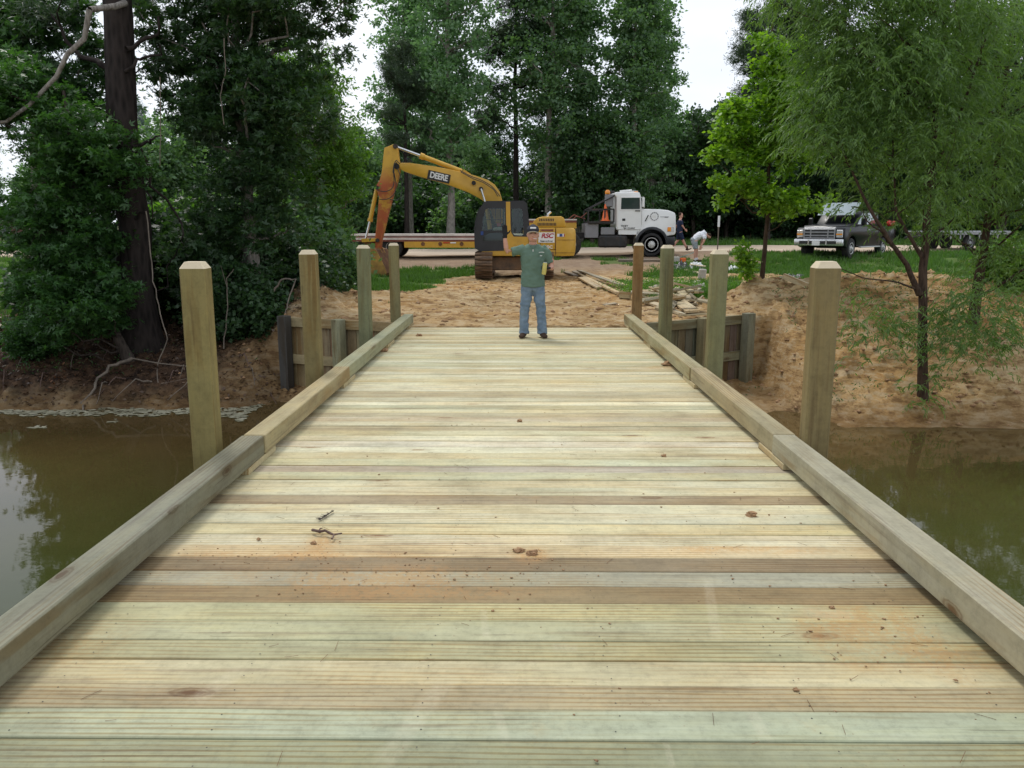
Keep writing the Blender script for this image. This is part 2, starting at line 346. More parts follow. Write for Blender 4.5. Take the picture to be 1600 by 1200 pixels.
M['deadleaf'] = leaf_mat('dead_leaves', (.12, .045, .015), (.22, .09, .03), .25, (1.2, .9, .5))
M['litter'] = leaf_mat('leaf_litter', (.035, .018, .010), (.13, .075, .04), .1, (1.2, .9, .5))
M['grass'] = leaf_mat('grass_blades', (.05, .12, .018), (.11, .23, .04), .35, (1.3, 1.4, .6))
M['scum'] = leaf_mat('floating_scum', (.20, .19, .12), (.52, .50, .38), .1)
M['bark_pine'] = bark_mat('pine_bark', (.008, .0065, .006), (.034, .027, .024))
M['bark_grey'] = bark_mat('grey_bark', (.11, .10, .085), (.30, .275, .245), 1.6)
M['bark_dark'] = bark_mat('dark_bark', (.020, .016, .013), (.075, .06, .05), 1.6)
M['bark_willow'] = bark_mat('willow_bark', (.022, .015, .011), (.085, .055, .038), 2)
# ------------------------------------------------------------------ terrain
def vnoise(x, y, seed=0):
    xi = np.floor(x).astype(np.int64); yi = np.floor(y).astype(np.int64); xf = x-xi; yf = y-yi
    def h(a, b):
        n = (a*374761393+b*668265263+seed*974634777) & 0x7fffffff
        n = (n ^ (n >> 13))*1274126177 & 0x7fffffff
        return ((n ^ (n >> 16)) & 0xffff)/65535.0
    u = xf*xf*(3-2*xf); v = yf*yf*(3-2*yf)
    return (h(xi, yi)*(1-u)+h(xi+1, yi)*u)*(1-v)+(h(xi, yi+1)*(1-u)+h(xi+1, yi+1)*u)*v
def fbm(x, y, sc, oct=5, seed=0, g=.5):
    s = 0; a = 1; t = 0
    for i in range(oct):
        s = s+a*vnoise(x*sc+i*17.3, y*sc+i*9.1, seed+i); t += a; a *= g; sc *= 2.03
    return s/t
def ss(a, b, x): t = np.clip((x-a)/(b-a), 0, 1); return t*t*(3-2*t)
WZ = -1.5
def ground(x, y):
    x = np.asarray(x, float); y = np.asarray(y, float); ax = np.abs(x)
    wob = .35*(fbm(x, y*0, .22, 3, 5)-.5)*2
    far = np.interp(y, [18, 27, 30.3, 33, 35.5, 50, 75, 120, 600], [0, 0, .04, .38, .5, .72, 1.1, 1.8, 4])
    far = far+np.clip(.012*x, -.15, .12)*ss(28, 34, y)
    dl = y-14.0-wob
    left = np.interp(dl, [-2, -.6, 0, .5, 1.2, 2.6, 4.5, 7], [-2.7, -1.95, -1.5, -1.12, -.85, -.52, -.22, 0])
    dr = y-12.75-wob*.8
    right = np.interp(dr, [-2, -.8, -.1, .35, 1.7, 3.4, 4.9, 6.3, 8.2, 10], [-2.7, -1.8, -1.52, -1.42, -.62, .02, .40, .30, .05, 0])
    yb = np.where(x < 0, 14.38+.392*np.maximum(0, ax-2.28), 14.33+.668*np.maximum(0, ax-2.28))
    mid = np.where(x < 0, np.interp(y-yb, [-3, -1, .02, .14], [-2.6, -1.55, -1.27, -.03]), np.interp(y-yb, [-4, -2.1, -1.0, .02, .14], [-2.6, -1.52, -1.36, -1.2, -.03]))
    wl = ss(4.55, 5.15, -x); wr = ss(4.75, 5.35, x)
    near = mid*(1-wl-wr)+left*wl+right*wr
    z = np.where(y < 18, near, near*1.0)
    z = z+far
    nearbank = np.interp(y, [-6, -3, -1, .5], [.0, -.1, -1.3, -2.7])
    z = np.where(y < 5, nearbank, z)
    # spoil heaps
    z = z+.62*np.exp(-(((x+4.9)/1.0)**2+((y-17.6)/1.0)**2))+.30*np.exp(-(((x+3.4)/1.2)**2+((y-18.9)/.6)**2))
    z = z+.22*np.exp(-(((x+2.3)/.8)**2+((y-20.2)/.7)**2))+.25*np.exp(-(((x+5.2)/.8)**2+((y-15.9)/.7)**2))
    z = z+.16*np.exp(-(((x-5.2)/1.1)**2+((y-18.6)/.7)**2))+.10*np.exp(-(((x-.4)/2.2)**2+((y-21.5)/1.0)**2))
    z = z-.10*np.exp(-(((x-.3)/1.2)**2+((y-18.3)/1.2)**2))+.35*np.exp(-(((x-8.5)/2.2)**2+((y-18.2)/1.3)**2))
    # roughness of bare dirt
    bare = 1-grassmask(x, y)
    near_w = ss(13.6, 14.6, y)*(1-ss(29, 33, y))*bare
    lump = np.abs(fbm(x, y, 1.6, 5, 11, .55)-.5)*2
    bankw = np.maximum(ss(4.4, 5.2, x)*(1-ss(18.5, 20, y)), ss(3.0, 3.8, -x)*(1-ss(19.5, 21, y)))*ss(12.6, 13.4, y)
    z = z+near_w*(.13*(lump-.3)+.05*(fbm(x, y, 5, 4, 3, .6)-.5))
    rut = np.exp(-((x+.75)/.3)**2)+np.exp(-((x-1.5)/.3)**2)
    z = z-near_w*rut*(1-ss(2.4, 3, np.abs(x)))*(.035+.03*np.sin(y*34))
    z = z+bankw*(.36*(np.abs(fbm(x, y, 1.5, 6, 21, .66)-.5)*2-.25)+.24*(fbm(x, y, 4.5, 5, 8, .68)-.5))*(.8+.2*ss(4, 5, x))
    z = z+.05*(fbm(x, y, .4, 3, 4)-.5)*ss(14, 20, y)
    return z
def grassmask(x, y):
    n = (fbm(x, y, .55, 5, 31, .6)-.5)
    a = ss(-.15, .15, n*1.5+np.minimum(np.minimum((y-21.8)*.35, (31.3-y)*.35), (-2.4-x+(y-26)*.12)*.6))
    b = ss(-.12, .12, n*1.5+np.minimum(np.minimum((y-20.2)*.5, (26.0-y)*.45), (x-3.4-.2*np.maximum(0, 22-y))*.5))
    c = ss(.04, .2, n*1.6-.06+np.minimum(np.minimum((y-26)*.2, (34.0-y)*.3), (x-3.0)*.25)*.35)
    d = ss(-.1, .1, n+np.minimum((y-44.6)*.5, 1.0))
    e = ss(-.1, .1, n+np.minimum(np.minimum((y-17)*.4, (36.0-y)*.4), (-8.2-x)*.4))
    f = ss(-.1, .1, n+np.minimum(np.minimum((y-20)*.4, (36-y)*.4), (x-9.5)*.4))
    return np.clip(np.maximum.reduce([a, b, c*.8, d, e, f]), 0, 1)
def hz(x, y): return float(ground(np.array([x]), np.array([y]))[0])
def axis(lo, hi, step, far, k=1.22):
    a = list(np.arange(lo, hi+1e-6, step)); s = step; q = hi
    while q < far[1]: s *= k; q += s; a.append(q)
    s = step; q = lo; pre = []
    while q > far[0]: s *= k; q -= s; pre.append(q)
    return np.array(pre[::-1]+a)
gx = axis(-13.5, 13.5, .062, (-420, 420), 1.12)
gy1 = axis(12.0, 22.5, .055, (-60, 22), 1.25); gy1 = gy1[gy1 <= 22.5]
gy2 = [22.5]; s_ = .06
while gy2[-1] < 700: s_ = min(s_*1.022, gy2[-1]*.08) if gy2[-1] > 40 else s_*1.012; gy2.append(gy2[-1]+s_)
gy = np.concatenate([gy1, np.array(gy2[1:])])
GX, GY = np.meshgrid(gx, gy); GZ = ground(GX, GY)
nx, ny = len(gx), len(gy); idx = np.arange(nx*ny).reshape(ny, nx)
gf = np.stack([idx[:-1, :-1], idx[:-1, 1:], idx[1:, 1:], idx[1:, :-1]], -1).reshape(-1, 4)
me = mesh_np('ground', np.stack([GX, GY, GZ], -1).reshape(-1, 3), gf, True)
at_ = me.color_attributes.new('cover', 'FLOAT_COLOR', 'POINT')
gm_ = grassmask(GX, GY)
wet = np.clip((WZ+.33-GZ)/.3, 0, 1)*(GY > 8)                              # damp ground at the water's edge
litter = ss(3.6, 5.0, -GX)*(1-ss(17.5, 20, GY+.0*GX))*ss(13.5, 14.5, GY)  # leaf litter under the left trees
litter = np.maximum(litter*(.45+.55*ss(4.6, 6.2, -GX+.8*(fbm(GX, GY, 1.2, 3, 9)-.5))), ss(46, 52, GY)*.6)
cov = np.stack([gm_, litter, wet, np.ones_like(gm_)], -1).astype(np.float32)
at_.data.foreach_set('color', cov.reshape(-1))
g = NG('earth_and_grass'); P = g.pos(); ca = g.n('VertexColor', layer_name='cover'); sc_ = g.n('SeparateColor'); g.l(ca.outputs[0], sc_.inputs[0])
n1 = g.noise(P, .9, 7, .62); n2 = g.noise(P, 5.5, 8, .7); n3 = g.noise(P, 30, 4, .6); n4 = g.noise(P, .28, 4)
clay = g.mix(g.ramp(n1, [(.35, 0.0), (.65, 1.0)]), (.27, .178, .078), (.43, .31, .165))
clay = g.mix(g.ramp(n4, [(.4, 0.0), (.65, 1.0)]), clay, g.mix(1, clay, (1.0, .84, .62), 'MULTIPLY'))
clay = g.mix(g.ramp(n2, [(.30, .7), (.46, 0.0)]), clay, (.17, .10, .055))
clay = g.mix(g.math('MULTIPLY', g.ramp(n2, [(.58, 0.0), (.7, 1.0)]), .55), clay, (.47, .37, .24))
n5 = g.noise(g.map(P, (1.6, 1.6, 7)), 1.6, 8, .72); clay = g.mix(g.math('MULTIPLY', g.ramp(n5, [(.50, 0.0), (.60, 1.0)]), .6), clay, (.48, .385, .25)); clay = g.mix(g.math('MULTIPLY', g.ramp(n5, [(.40, 1.0), (.47, 0.0)]), .8), clay, (.17, .095, .042))
turf = g.mix(n2, (.045, .085, .018), (.10, .16, .035)); turf = g.mix(g.ramp(n1, [(.5, 0.0), (.75, .8)]), turf, (.17, .15, .07))
lit = g.mix(g.ramp(n2, [(.4, 0.0), (.6, 1.0)]), (.020, .013, .010), (.085, .05, .03))
mxx = g.mix(g.ramp(g.math('ADD', sc_.outputs[0], g.math('MULTIPLY', g.math('SUBTRACT', n2, .5), 1.0)), [(.42, 0.0), (.58, 1.0)]), clay, turf)
mxx = g.mix(sc_.outputs[1], mxx, lit)
mxx = g.mix(g.math('MULTIPLY', sc_.outputs[2], .7), mxx, g.mix(1, mxx, (.45, .40, .36), 'MULTIPLY'))
sy = g.n('SeparateXYZ'); g.l(P, sy.inputs[0])
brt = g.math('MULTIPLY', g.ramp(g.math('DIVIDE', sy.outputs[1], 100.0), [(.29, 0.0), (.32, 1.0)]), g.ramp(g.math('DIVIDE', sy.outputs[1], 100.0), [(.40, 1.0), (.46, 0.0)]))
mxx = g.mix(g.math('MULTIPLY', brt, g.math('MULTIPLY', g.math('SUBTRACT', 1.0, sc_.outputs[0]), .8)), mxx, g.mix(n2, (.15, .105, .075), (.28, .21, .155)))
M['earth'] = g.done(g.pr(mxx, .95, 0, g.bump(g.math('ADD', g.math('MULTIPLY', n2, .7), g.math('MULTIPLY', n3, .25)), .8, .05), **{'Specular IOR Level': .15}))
tag(link('ground', me, M['earth']), kind='structure')
# gravel road across the back, laid just above the earth
rx = np.linspace(-120, 120, 400); ry = np.linspace(37.8, 44.4, 14); RX, RY = np.meshgrid(rx, ry)
RY = RY+.35*np.sin(RX*.12)+.25*(fbm(RX, RY*0, .7, 3, 2)-.5); RZ = ground(RX, RY)+.05; RZ[0] -= .12; RZ[-1] -= .12
idx = np.arange(RX.size).reshape(RX.shape)
me = mesh_np('gravel_road', np.stack([RX, RY, RZ], -1).reshape(-1, 3), np.stack([idx[:-1, :-1], idx[:-1, 1:], idx[1:, 1:], idx[1:, :-1]], -1).reshape(-1, 4), True)
g = NG('pale_gravel'); P = g.pos(); n = g.noise(P, 2.2, 8, .7); n2 = g.noise(g.map(P, (.15, 1.2, 1)), 1.0, 3)
c = g.mix(n, (.42, .33, .24), (.58, .48, .37)); c = g.mix(g.ramp(n2, [(.45, 0.0), (.62, .5)]), c, (.34, .26, .18))
M['gravel'] = g.done(g.pr(c, .95, 0, g.bump(n, .5, .03)))
tag(link('gravel_road', me, M['gravel']), kind='structure')
# creek
wx = np.linspace(-90, 90, 61); wy = np.linspace(-4, 17.5, 12); WX, WY = np.meshgrid(wx, wy); idx = np.arange(WX.size).reshape(WX.shape)
me = mesh_np('water', np.stack([WX, WY, WX*0+WZ], -1).reshape(-1, 3), np.stack([idx[:-1, :-1], idx[:-1, 1:], idx[1:, 1:], idx[1:, :-1]], -1).reshape(-1, 4))
g = NG('murky_creek_water'); P = g.pos(); sy = g.n('SeparateXYZ'); g.l(P, sy.inputs[0]); n = g.noise(P, .35, 5, .6)
yy = g.math('ADD', sy.outputs[1], g.math('MULTIPLY', g.math('SUBTRACT', n, .5), 2.4))
sh = g.ramp(g.math('DIVIDE', yy, 20.0), [(.28, 0.0), (.42, .4), (.58, 1.0)])   # shallow brown bed shows towards the far bank
c = g.mix(sh, g.mix(n, (.026, .040, .010), (.052, .064, .016)), g.mix(g.noise(P, 2.2, 6, .65), (.055, .038, .014), (.095, .064, .024)))
M['water'] = g.done(g.pr(c, .03, 0, g.bump(g.noise(g.map(P, (1, 1.6, 1)), 1.7, 4, .6), .05, .03), IOR=1.33, **{'Specular IOR Level': .5}))
tag(link('water', me, M['water']), kind='structure')

# ------------------------------------------------------------------ foliage tools
def unit(a): return a/np.maximum(np.linalg.norm(a, axis=-1, keepdims=True), 1e-9)
def leaves(rng, pos, size, kind='oval', up=.7, droop=0, aspect=.55, szvar=.35, outd=None):
    n = len(pos); nm = unit(rng.normal(size=(n, 3))+np.array([0, 0, up*1.6])); t = rng.normal(size=(n, 3))
    if outd is not None: t = t*.6+outd
    t[:, 2] -= droop; t = unit(t-nm*np.sum(t*nm, 1, keepdims=True)); b = np.cross(nm, t)
    s = size*(1+szvar*rng.uniform(-1, 1, (n, 1)))
    if kind == 'star':
        V = []; 
        for a in (-1.0, 0, 1.0):
            d = t*cos(a)+b*sin(a); e = -t*sin(a)+b*cos(a); ln = s*(1.0 if a == 0 else .85)
            V += [pos, pos+d*ln*.42+e*s*.17+nm*s*.05, pos+d*ln, pos+d*ln*.42-e*s*.17+nm*s*.05]
        v = np.stack(V, 1).reshape(-1, 3); q = np.arange(n*12).reshape(-1, 4); return v, q
    w = s*aspect
    v = np.stack([pos, pos+t*s*.5+b*w*.5+nm*s*.07, pos+t*s, pos+t*s*.5-b*w*.5+nm*s*.07], 1).reshape(-1, 3)
    return v, np.arange(n*4).reshape(-1, 4)
def pts_in(rng, ells, n, bias=.45):
    vol = np.array([e[3]*e[4]*e[5]*(e[6] if len(e) > 6 else 1) for e in ells]); k = rng.choice(len(ells), n, p=vol/vol.sum())
    E = np.array([e[:6] for e in ells])[k]; d = unit(rng.normal(size=(n, 3))); r = rng.uniform(0, 1, (n, 1))**bias
    return E[:, :3]+d*r*E[:, 3:6], d
def crown_mesh(name, rng, ells, nclu, per, sig, size, kind='oval', up=.7, droop=.1, aspect=.6, bias=.5, flat=.6):
    c, d = pts_in(rng, ells, nclu, bias)
    k = np.repeat(np.arange(nclu), per); sg = sig*rng.uniform(.5, 1.3, (nclu, 1))
    o = rng.normal(size=(len(k), 3)); o = unit(o)*np.abs(rng.normal(size=(len(k), 1)))**.7
    p = c[k]+o*sg[k]*np.array([1, 1, flat])
    v, f = leaves(rng, p, size, kind, up, droop, aspect, outd=unit(o)*.5)
    return mesh_np(name, v, f), c
def willow_mesh(name, rng, ells, nstr, per, ln, size, bias=.5):
    nc = max(6, nstr//15); c0, d0 = pts_in(rng, ells, nc, bias); kk = rng.integers(0, nc, nstr); c = c0[kk]+rng.normal(size=(nstr, 3))*.17; d = unit(d0[kk]*.6+rng.normal(size=(nstr, 3))*.6); cen = np.array([np.mean([e[0] for e in ells]), np.mean([e[1] for e in ells]), 0])
    h = d.copy(); h[:, 2] = 0; h = unit(h+rng.normal(size=h.shape)*.5*np.array([1, 1, 0])); Ls = ln*rng.uniform(.5, 1.3, (nstr, 1))
    t = np.linspace(0, 1, per)[None, :, None]; e = rng.uniform(-.1, .55, (nstr, 1, 1))
    path = c[:, None, :]+h[:, None, :]*Ls[:, None]*(t*.8)+np.array([0, 0, 1])*Ls[:, None]*(e*t-.62*t*t)
    tan = unit(h[:, None, :]*.75+np.array([0, 0, 1])*(e-1.24*t)); side = unit(np.cross(tan, np.array([0, 0, 1.0])))
    sg = np.where(np.arange(per) % 2 == 0, 1, -1)[None, :, None]
    ld = unit(tan*.8+side*sg*.55+rng.normal(size=path.shape)*.28+np.array([0, 0, -.28]))
    n = nstr*per; pos = path.reshape(-1, 3); ld = ld.reshape(-1, 3); b = unit(np.cross(ld, unit(rng.normal(size=(n, 3))+np.array([0, 0, .5]))))
    s = size*rng.uniform(.6, 1.25, (n, 1)); w = s*.105
    v = np.stack([pos, pos+ld*s*.4+b*w, pos+ld*s+np.array([0, 0, -.1])*s, pos+ld*s*.4-b*w], 1).reshape(-1, 3)
    return mesh_np(name, v, np.arange(n*4).reshape(-1, 4)), c, path[:, ::max(1, per//3), :]
def wobble_path(rng, a, b, n, amp, sag=0):
    a = np.array(a, float); b = np.array(b, float); t = np.linspace(0, 1, n)[:, None]; ln = np.linalg.norm(b-a)
    w = np.cumsum(rng.normal(size=(n, 3)), 0)*amp*ln/n**.5*.3; w -= w[:1]; w = w-(w[-1:]*t)
    p = a+(b-a)*t+w; p[:, 2] += sag*ln*np.sin(pi*t[:, 0]); return p
def add_tubes(V, F, path, r0, r1, n=6):
    path = np.asarray(path, float); k = len(path); rr = np.linspace(r0, r1, k) if np.isscalar(r0) else r0
    t = unit(np.gradient(path, axis=0)); up = np.tile([.13, .31, .94], (k, 1)); a = unit(np.cross(t, up)); b = np.cross(a, t)
    th = np.linspace(0, 2*pi, n, endpoint=False)
    v = path[:, None]+(a[:, None]*np.cos(th)[None, :, None]+b[:, None]*np.sin(th)[None, :, None])*np.asarray(rr)[:, None, None]
    o = sum(len(x) for x in V); ii = np.arange(k*n).reshape(k, n)
    f = np.stack([ii[:-1], np.roll(ii, -1, 1)[:-1], np.roll(ii, -1, 1)[1:], ii[1:]], -1).reshape(-1, 4)+o
    V.append(v.reshape(-1, 3)); F.append(f)
def trunk_mesh(name, rng, trunks, targets, nlimb=20, limb_r=.06, twigs=60, flare=1.5):
    # trunks: list of (points, r0, r1); limbs run from the nearest trunk point below to crown clusters
    V, F = [], []; TP = []
    for pts, r0, r1 in trunks:
        pts = np.array(pts, float); t = np.linspace(0, len(pts)-1, 14); p = np.stack([np.interp(t, np.arange(len(pts)), pts[:, i]) for i in range(3)], 1)
        p[1:-1] += rng.normal(size=(12, 3))*r0*.12*np.array([1, 1, 0]); rr = np.linspace(r0, r1, 14); rr[0] *= flare; rr[1] *= 1+(flare-1)*.3
        add_tubes(V, F, p, rr, None, 12); TP.append(np.c_[p, rr])
    TP = np.concatenate(TP)
    if len(targets):
        k = rng.permutation(len(targets))
        limbs = []
        for j in k[:nlimb]:
            q = targets[j]; dz = q[2]-TP[:, 2]; hd = np.hypot(TP[:, 0]-q[0], TP[:, 1]-q[1]); cost = np.abs(dz-hd*.6)+hd*.8+np.where(dz < 0, 3, 0)
            i = int(np.argmin(cost)); a = TP[i, :3]; r = min(TP[i, 3]*.55, limb_r*(.6+rng.uniform()*.7))
            p = wobble_path(rng, a, q, 8, .5, -.06); add_tubes(V, F, p, r, r*.25, 6); limbs.append(p)
        LP = np.concatenate(limbs) if limbs else TP[:, :3]
        for j in k[nlimb:nlimb+twigs]:
            q = targets[j]; i = int(np.argmin(np.linalg.norm(LP-q, axis=1))); p = wobble_path(rng, LP[i], q, 5, .5); add_tubes(V, F, p, limb_r*.28, limb_r*.08, 4)
    return mesh_np(name, np.concatenate(V), np.concatenate(F), True)
def tree(name, loc, crown, trunk, leafm, barkm, label, cat='tree', group=None, rz=0, sc=1, extra=()):
    r = empty(name, loc, rz, label, cat, group); r.scale = (sc,)*3 if np.isscalar(sc) else sc
    link('trunk', trunk, barkm, r)
    link('crown', crown, leafm, r)
    for nm, me, mm in extra: link(nm, me, mm, r)
    return r
# ---- tree prototypes for the wood behind (local coordinates, base at the origin)
def proto(seed, ells, nclu, per, sig, size, trunks, kind='oval', nl=26, lr=.09, tw=70, bias=.55, aspect=.7, up=.6, flat=.6, droop=.1):
    rng = np.random.default_rng(seed); cm, cl = crown_mesh('crown', rng, ells, nclu, per, sig, size, kind, up=up, bias=bias, aspect=aspect, flat=flat, droop=droop)
    return cm, trunk_mesh('trunk', rng, trunks, cl, nl, lr, tw)
PT = {}
PT['cotton'] = proto(1, [(0, 0, 12.5, 2.6, 2.6, 7.5), (-.8, .2, 7, 2.5, 2.4, 4), (.9, -.2, 16, 2.2, 2.2, 4.5), (1.2, .4, 9, 2.2, 2.2, 3.5)], 310, 74, .62, .22, [([(0, 0, -.3), (.1, 0, 6), (-.1, .1, 12), (.1, 0, 19)], .24, .05)], bias=.45)
PT['broad'] = proto(2, [(0, 0, 8, 3.2, 3.0, 5.5), (-1.4, .3, 5, 2.6, 2.4, 3.2), (1.5, -.3, 6, 2.7, 2.5, 3.6), (0, 0, 12, 2.2, 2.2, 3)], 380, 74, .64, .23, [([(0, 0, -.3), (.15, .1, 4), (-.1, 0, 8), (.1, 0, 13)], .26, .05)], bias=.45)
PT['column'] = proto(3, [(0, 0, 9, 2.1, 2.1, 8), (.4, .2, 14, 1.7, 1.7, 4.5), (-.5, -.1, 5, 2.2, 2.1, 4)], 350, 66, .54, .22, [([(0, 0, -.3), (.1, 0, 6), (0, .1, 12), (.1, 0, 18)], .22, .04)], bias=.45)
PT['pine'] = proto(4, [(-1.4, .2, 11, 1.6, 1.5, .9), (1.5, -.2, 12.2, 1.7, 1.5, .9), (0, 0, 14.5, 2.2, 2.1, 1.4), (-1.7, 0, 13.4, 1.4, 1.4, .8), (.4, 0, 17, 1.7, 1.6, 1.3), (1.7, 0, 15.6, 1.3, 1.3, .8), (-2.2, .3, 9, 1.3, 1.3, .6), (2.0, .3, 9.8, 1.2, 1.2, .6)],
                   230, 130, .42, .26, [([(0, 0, -.3), (.1, .1, 6), (-.1, 0, 12), (.1, 0, 18)], .25, .06)], kind='oval', aspect=.16, nl=34, lr=.08, tw=90, flat=.75, up=.2)
PT['bush'] = proto(5, [(0, 0, 1.5, 2.0, 1.8, 1.6), (-1, .2, 1.0, 1.4, 1.3, 1.2), (1.1, -.2, 1.1, 1.4, 1.3, 1.3)], 210, 50, .42, .20, [([(0, 0, -.2), (.1, 0, 1.2), (0, .1, 2.4)], .07, .02)], nl=12, lr=.03, tw=10)
PT['small'] = proto(6, [(0, 0, 4.2, 2.0, 1.9, 2.6), (-.8, .2, 2.6, 1.6, 1.5, 1.6), (.9, -.3, 3.0, 1.6, 1.5, 2.0)], 330, 60, .5, .2, [([(0, 0, -.3), (.15, .1, 2.5), (0, 0, 6)], .12, .03)], nl=18, lr=.05, tw=40)
def placed(kind, leaf, bark, px, Y, sc, label, group, rz=None, cat='tree', name=None, base=None):
    X = at(px, 357, Y).x; z = hz(X, Y) if base is None else base
    cm, tm = PT[kind]
    cm2 = cm if len(cm.materials) == 0 or cm.materials[0] == M[leaf] else VAR.setdefault((kind, leaf), cm.copy())
    if len(cm2.materials) and cm2.materials[0] != M[leaf]: cm2.materials.clear()
    tm2 = tm if len(tm.materials) == 0 or tm.materials[0] == M[bark] else VAR.setdefault((kind, bark), tm.copy())
    if len(tm2.materials) and tm2.materials[0] != M[bark]: tm2.materials.clear()
    return tree(name or {'pine': 'pine_tree', 'bush': 'shrub'}.get(kind, 'broadleaf_tree'), (X, Y, z-.05), cm2, tm2, M[leaf], M[bark], label, cat, group, random.uniform(0, 6.28) if rz is None else rz, sc)
VAR = {}
G1 = 'tall trees standing behind the road'
BG = [
 ('cotton', 'leaf_cotton', 'bark_grey', 705, 48, 1.0, 'tall cottonwood with a pale grey trunk behind the yellow trailer deck'),
 ('cotton', 'leaf_cotton', 'bark_grey', 640, 53, .93, 'leafy tree just left of the pale trunked cottonwood, above the excavator stick'),
 ('pine', 'needle', 'bark_pine', 636, 46.5, .62, 'short dark pine trunk with bare limbs seen under the excavator boom'),
 ('pine', 'needle', 'bark_pine', 806, 51, .85, 'dark open branched pine directly above the excavator cab'),
 ('cotton', 'leaf_mid', 'bark_grey', 858, 50, 1.02, 'tall dense green tree behind the waving man'),
 ('column', 'leaf_cotton', 'bark_grey', 905, 52, 1.02, 'tall tree between the dense green tree and the one above the white truck'),
 ('column', 'leaf_mid', 'bark_grey', 985, 50, .98, 'tall narrow tree straight above the white truck cab'),
 ('column', 'leaf_cotton', 'bark_grey', 1018, 53, .92, 'tall tree edging the open sky right of the white truck'),
 ('small', 'leaf_dark', 'bark_dark', 925, 49, 1.15, 'dark low tree behind the cone rack of the white truck'),
 ('broad', 'leaf_dark', 'bark_dark', 880, 60, .62, 'dark broad tree behind the excavator engine hood'),
 ('broad', 'leaf_mid', 'bark_dark', 752, 60, .52, 'green tree standing between the cottonwood and the open pine'),
 ('broad', 'leaf_cotton', 'bark_dark', 590, 60, .5, 'pale green tree left of the excavator boom tip'),
 ('small', 'leaf_dark', 'bark_dark', 1085, 54, 1.25, 'dark low tree behind the man bending over'),
 ('small', 'leaf_mid', 'bark_dark', 1060, 58, 1.3, 'low green tree right behind the nose of the white truck'),
 ('small', 'leaf_dark', 'bark_dark', 1135, 56, 1.35, 'dark low tree behind the thin marker stake'),
 ('pine', 'needle', 'bark_pine', 1165, 60, .88, 'tall dark pine with ragged top above the bright green young tree'),
 ('pine', 'needle', 'bark_pine', 1215, 56, .98, 'tall dark pine rising between the bright young tree and the willow'),
 ('broad', 'leaf_mid', 'bark_dark', 1235, 60, 1.08, 'tall green tree behind the left edge of the willow'),
 ('broad', 'leaf_dark', 'bark_dark', 1200, 52, .62, 'dark tree behind the bright young tree trunk'),
 ('broad', 'leaf_dark', 'bark_dark', 1300, 53, .85, 'dark tree behind the cab of the black pickup'),
 ('broad', 'leaf_mid', 'bark_dark', 1390, 55, 1.05, 'green tree behind the bed of the black pickup'),
 ('broad', 'leaf_dark', 'bark_dark', 1470, 54, 1.0, 'dark tree behind the grey flat trailer'),
 ('broad', 'leaf_dark', 'bark_dark', 1560, 52, 1.1, 'dark tree at the right edge behind the willow'),
 ('broad', 'leaf_mid', 'bark_dark', 1650, 50, 1.1, 'tree behind the willow at the far right of the road'),
 ('broad', 'leaf_mid', 'bark_dark', 520, 50, .62, 'green tree beyond the left woods, above the trailer tail'),
 ('broad', 'leaf_dark', 'bark_dark', 440, 46, .8, 'dark tree beyond the twin trunks of the left woods'),
 ('small', 'leaf_mid', 'bark_dark', 560, 47, 1.0, 'small green tree just behind the rear of the yellow trailer'),
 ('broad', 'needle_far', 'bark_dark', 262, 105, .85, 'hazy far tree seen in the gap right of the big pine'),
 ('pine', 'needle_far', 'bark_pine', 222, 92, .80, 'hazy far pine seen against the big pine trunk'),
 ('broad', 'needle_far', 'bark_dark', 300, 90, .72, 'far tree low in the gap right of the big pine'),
 ('small', 'leaf_mid', 'bark_dark', 262, 46, 1.1, 'low tree beyond the big pine, over the road'),
 ('broad', 'leaf_mid', 'bark_dark', 105, 40, .50, 'round green tree across the grass behind the leaning sweetgum'),
 ('cotton', 'leaf_mid', 'bark_dark', -20, 44, .42, 'dark tree across the grass at the left picture edge'),
 ('small', 'leaf_mid', 'bark_dark', 62, 62, .85, 'small round tree beside the brick house'),
 ('broad', 'leaf_dark', 'bark_dark', 120, 60, .72, 'dark tree across the road behind the left bank tree'),
 ('broad', 'leaf_dark', 'bark_dark', 330, 55, .72, 'dark tree across the road behind the left woods'),
]
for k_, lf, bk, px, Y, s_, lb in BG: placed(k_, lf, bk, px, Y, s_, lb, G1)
SB = [(300, 'below the gap right of the big pine'), (360, 'beyond the twin trunked sweetgum'), (430, 'beyond the second left bridge post'), (480, 'left of the trailer tail'), (560, 'above the rear wheels of the yellow trailer'), (612, 'behind the trailer deck right of the excavator stick'),
      (660, 'behind the trailer deck under the boom lettering'), (725, 'behind the trailer deck just left of the excavator cab'), (775, 'hidden mostly by the excavator cab'), (830, 'behind the head of the waving man'), (870, 'behind the engine hood of the excavator'), (915, 'behind the hoses of the truck rack'),
      (955, 'behind the beacon of the white truck'), (1000, 'behind the cab of the white truck'), (1040, 'behind the hood of the white truck'), (1078, 'behind the man in navy'), (1112, 'behind the thin marker stake'), (1150, 'left of the slim young tree trunk'), (1190, 'behind the slim young tree trunk'),
      (1230, 'left of the pickup grille'), (1275, 'behind the hood of the black pickup'), (1330, 'behind the black pickup cab'), (1390, 'behind the red container in the pickup bed'), (1450, 'behind the main willow trunk'), (1510, 'behind the grey flat trailer'), (1580, 'at the right edge beyond the road')]
for i, (px, wh) in enumerate(SB):
    Y = 56+5*((i*37) % 7)/7
    placed('bush', ['leaf_dark', 'leaf_mid', 'leaf_dark'][i % 3], 'bark_dark', px, Y, 1.0+.7*((i*13) % 5)/5, 'understory shrub '+wh, 'shrubs at the foot of the wood', cat='shrub')
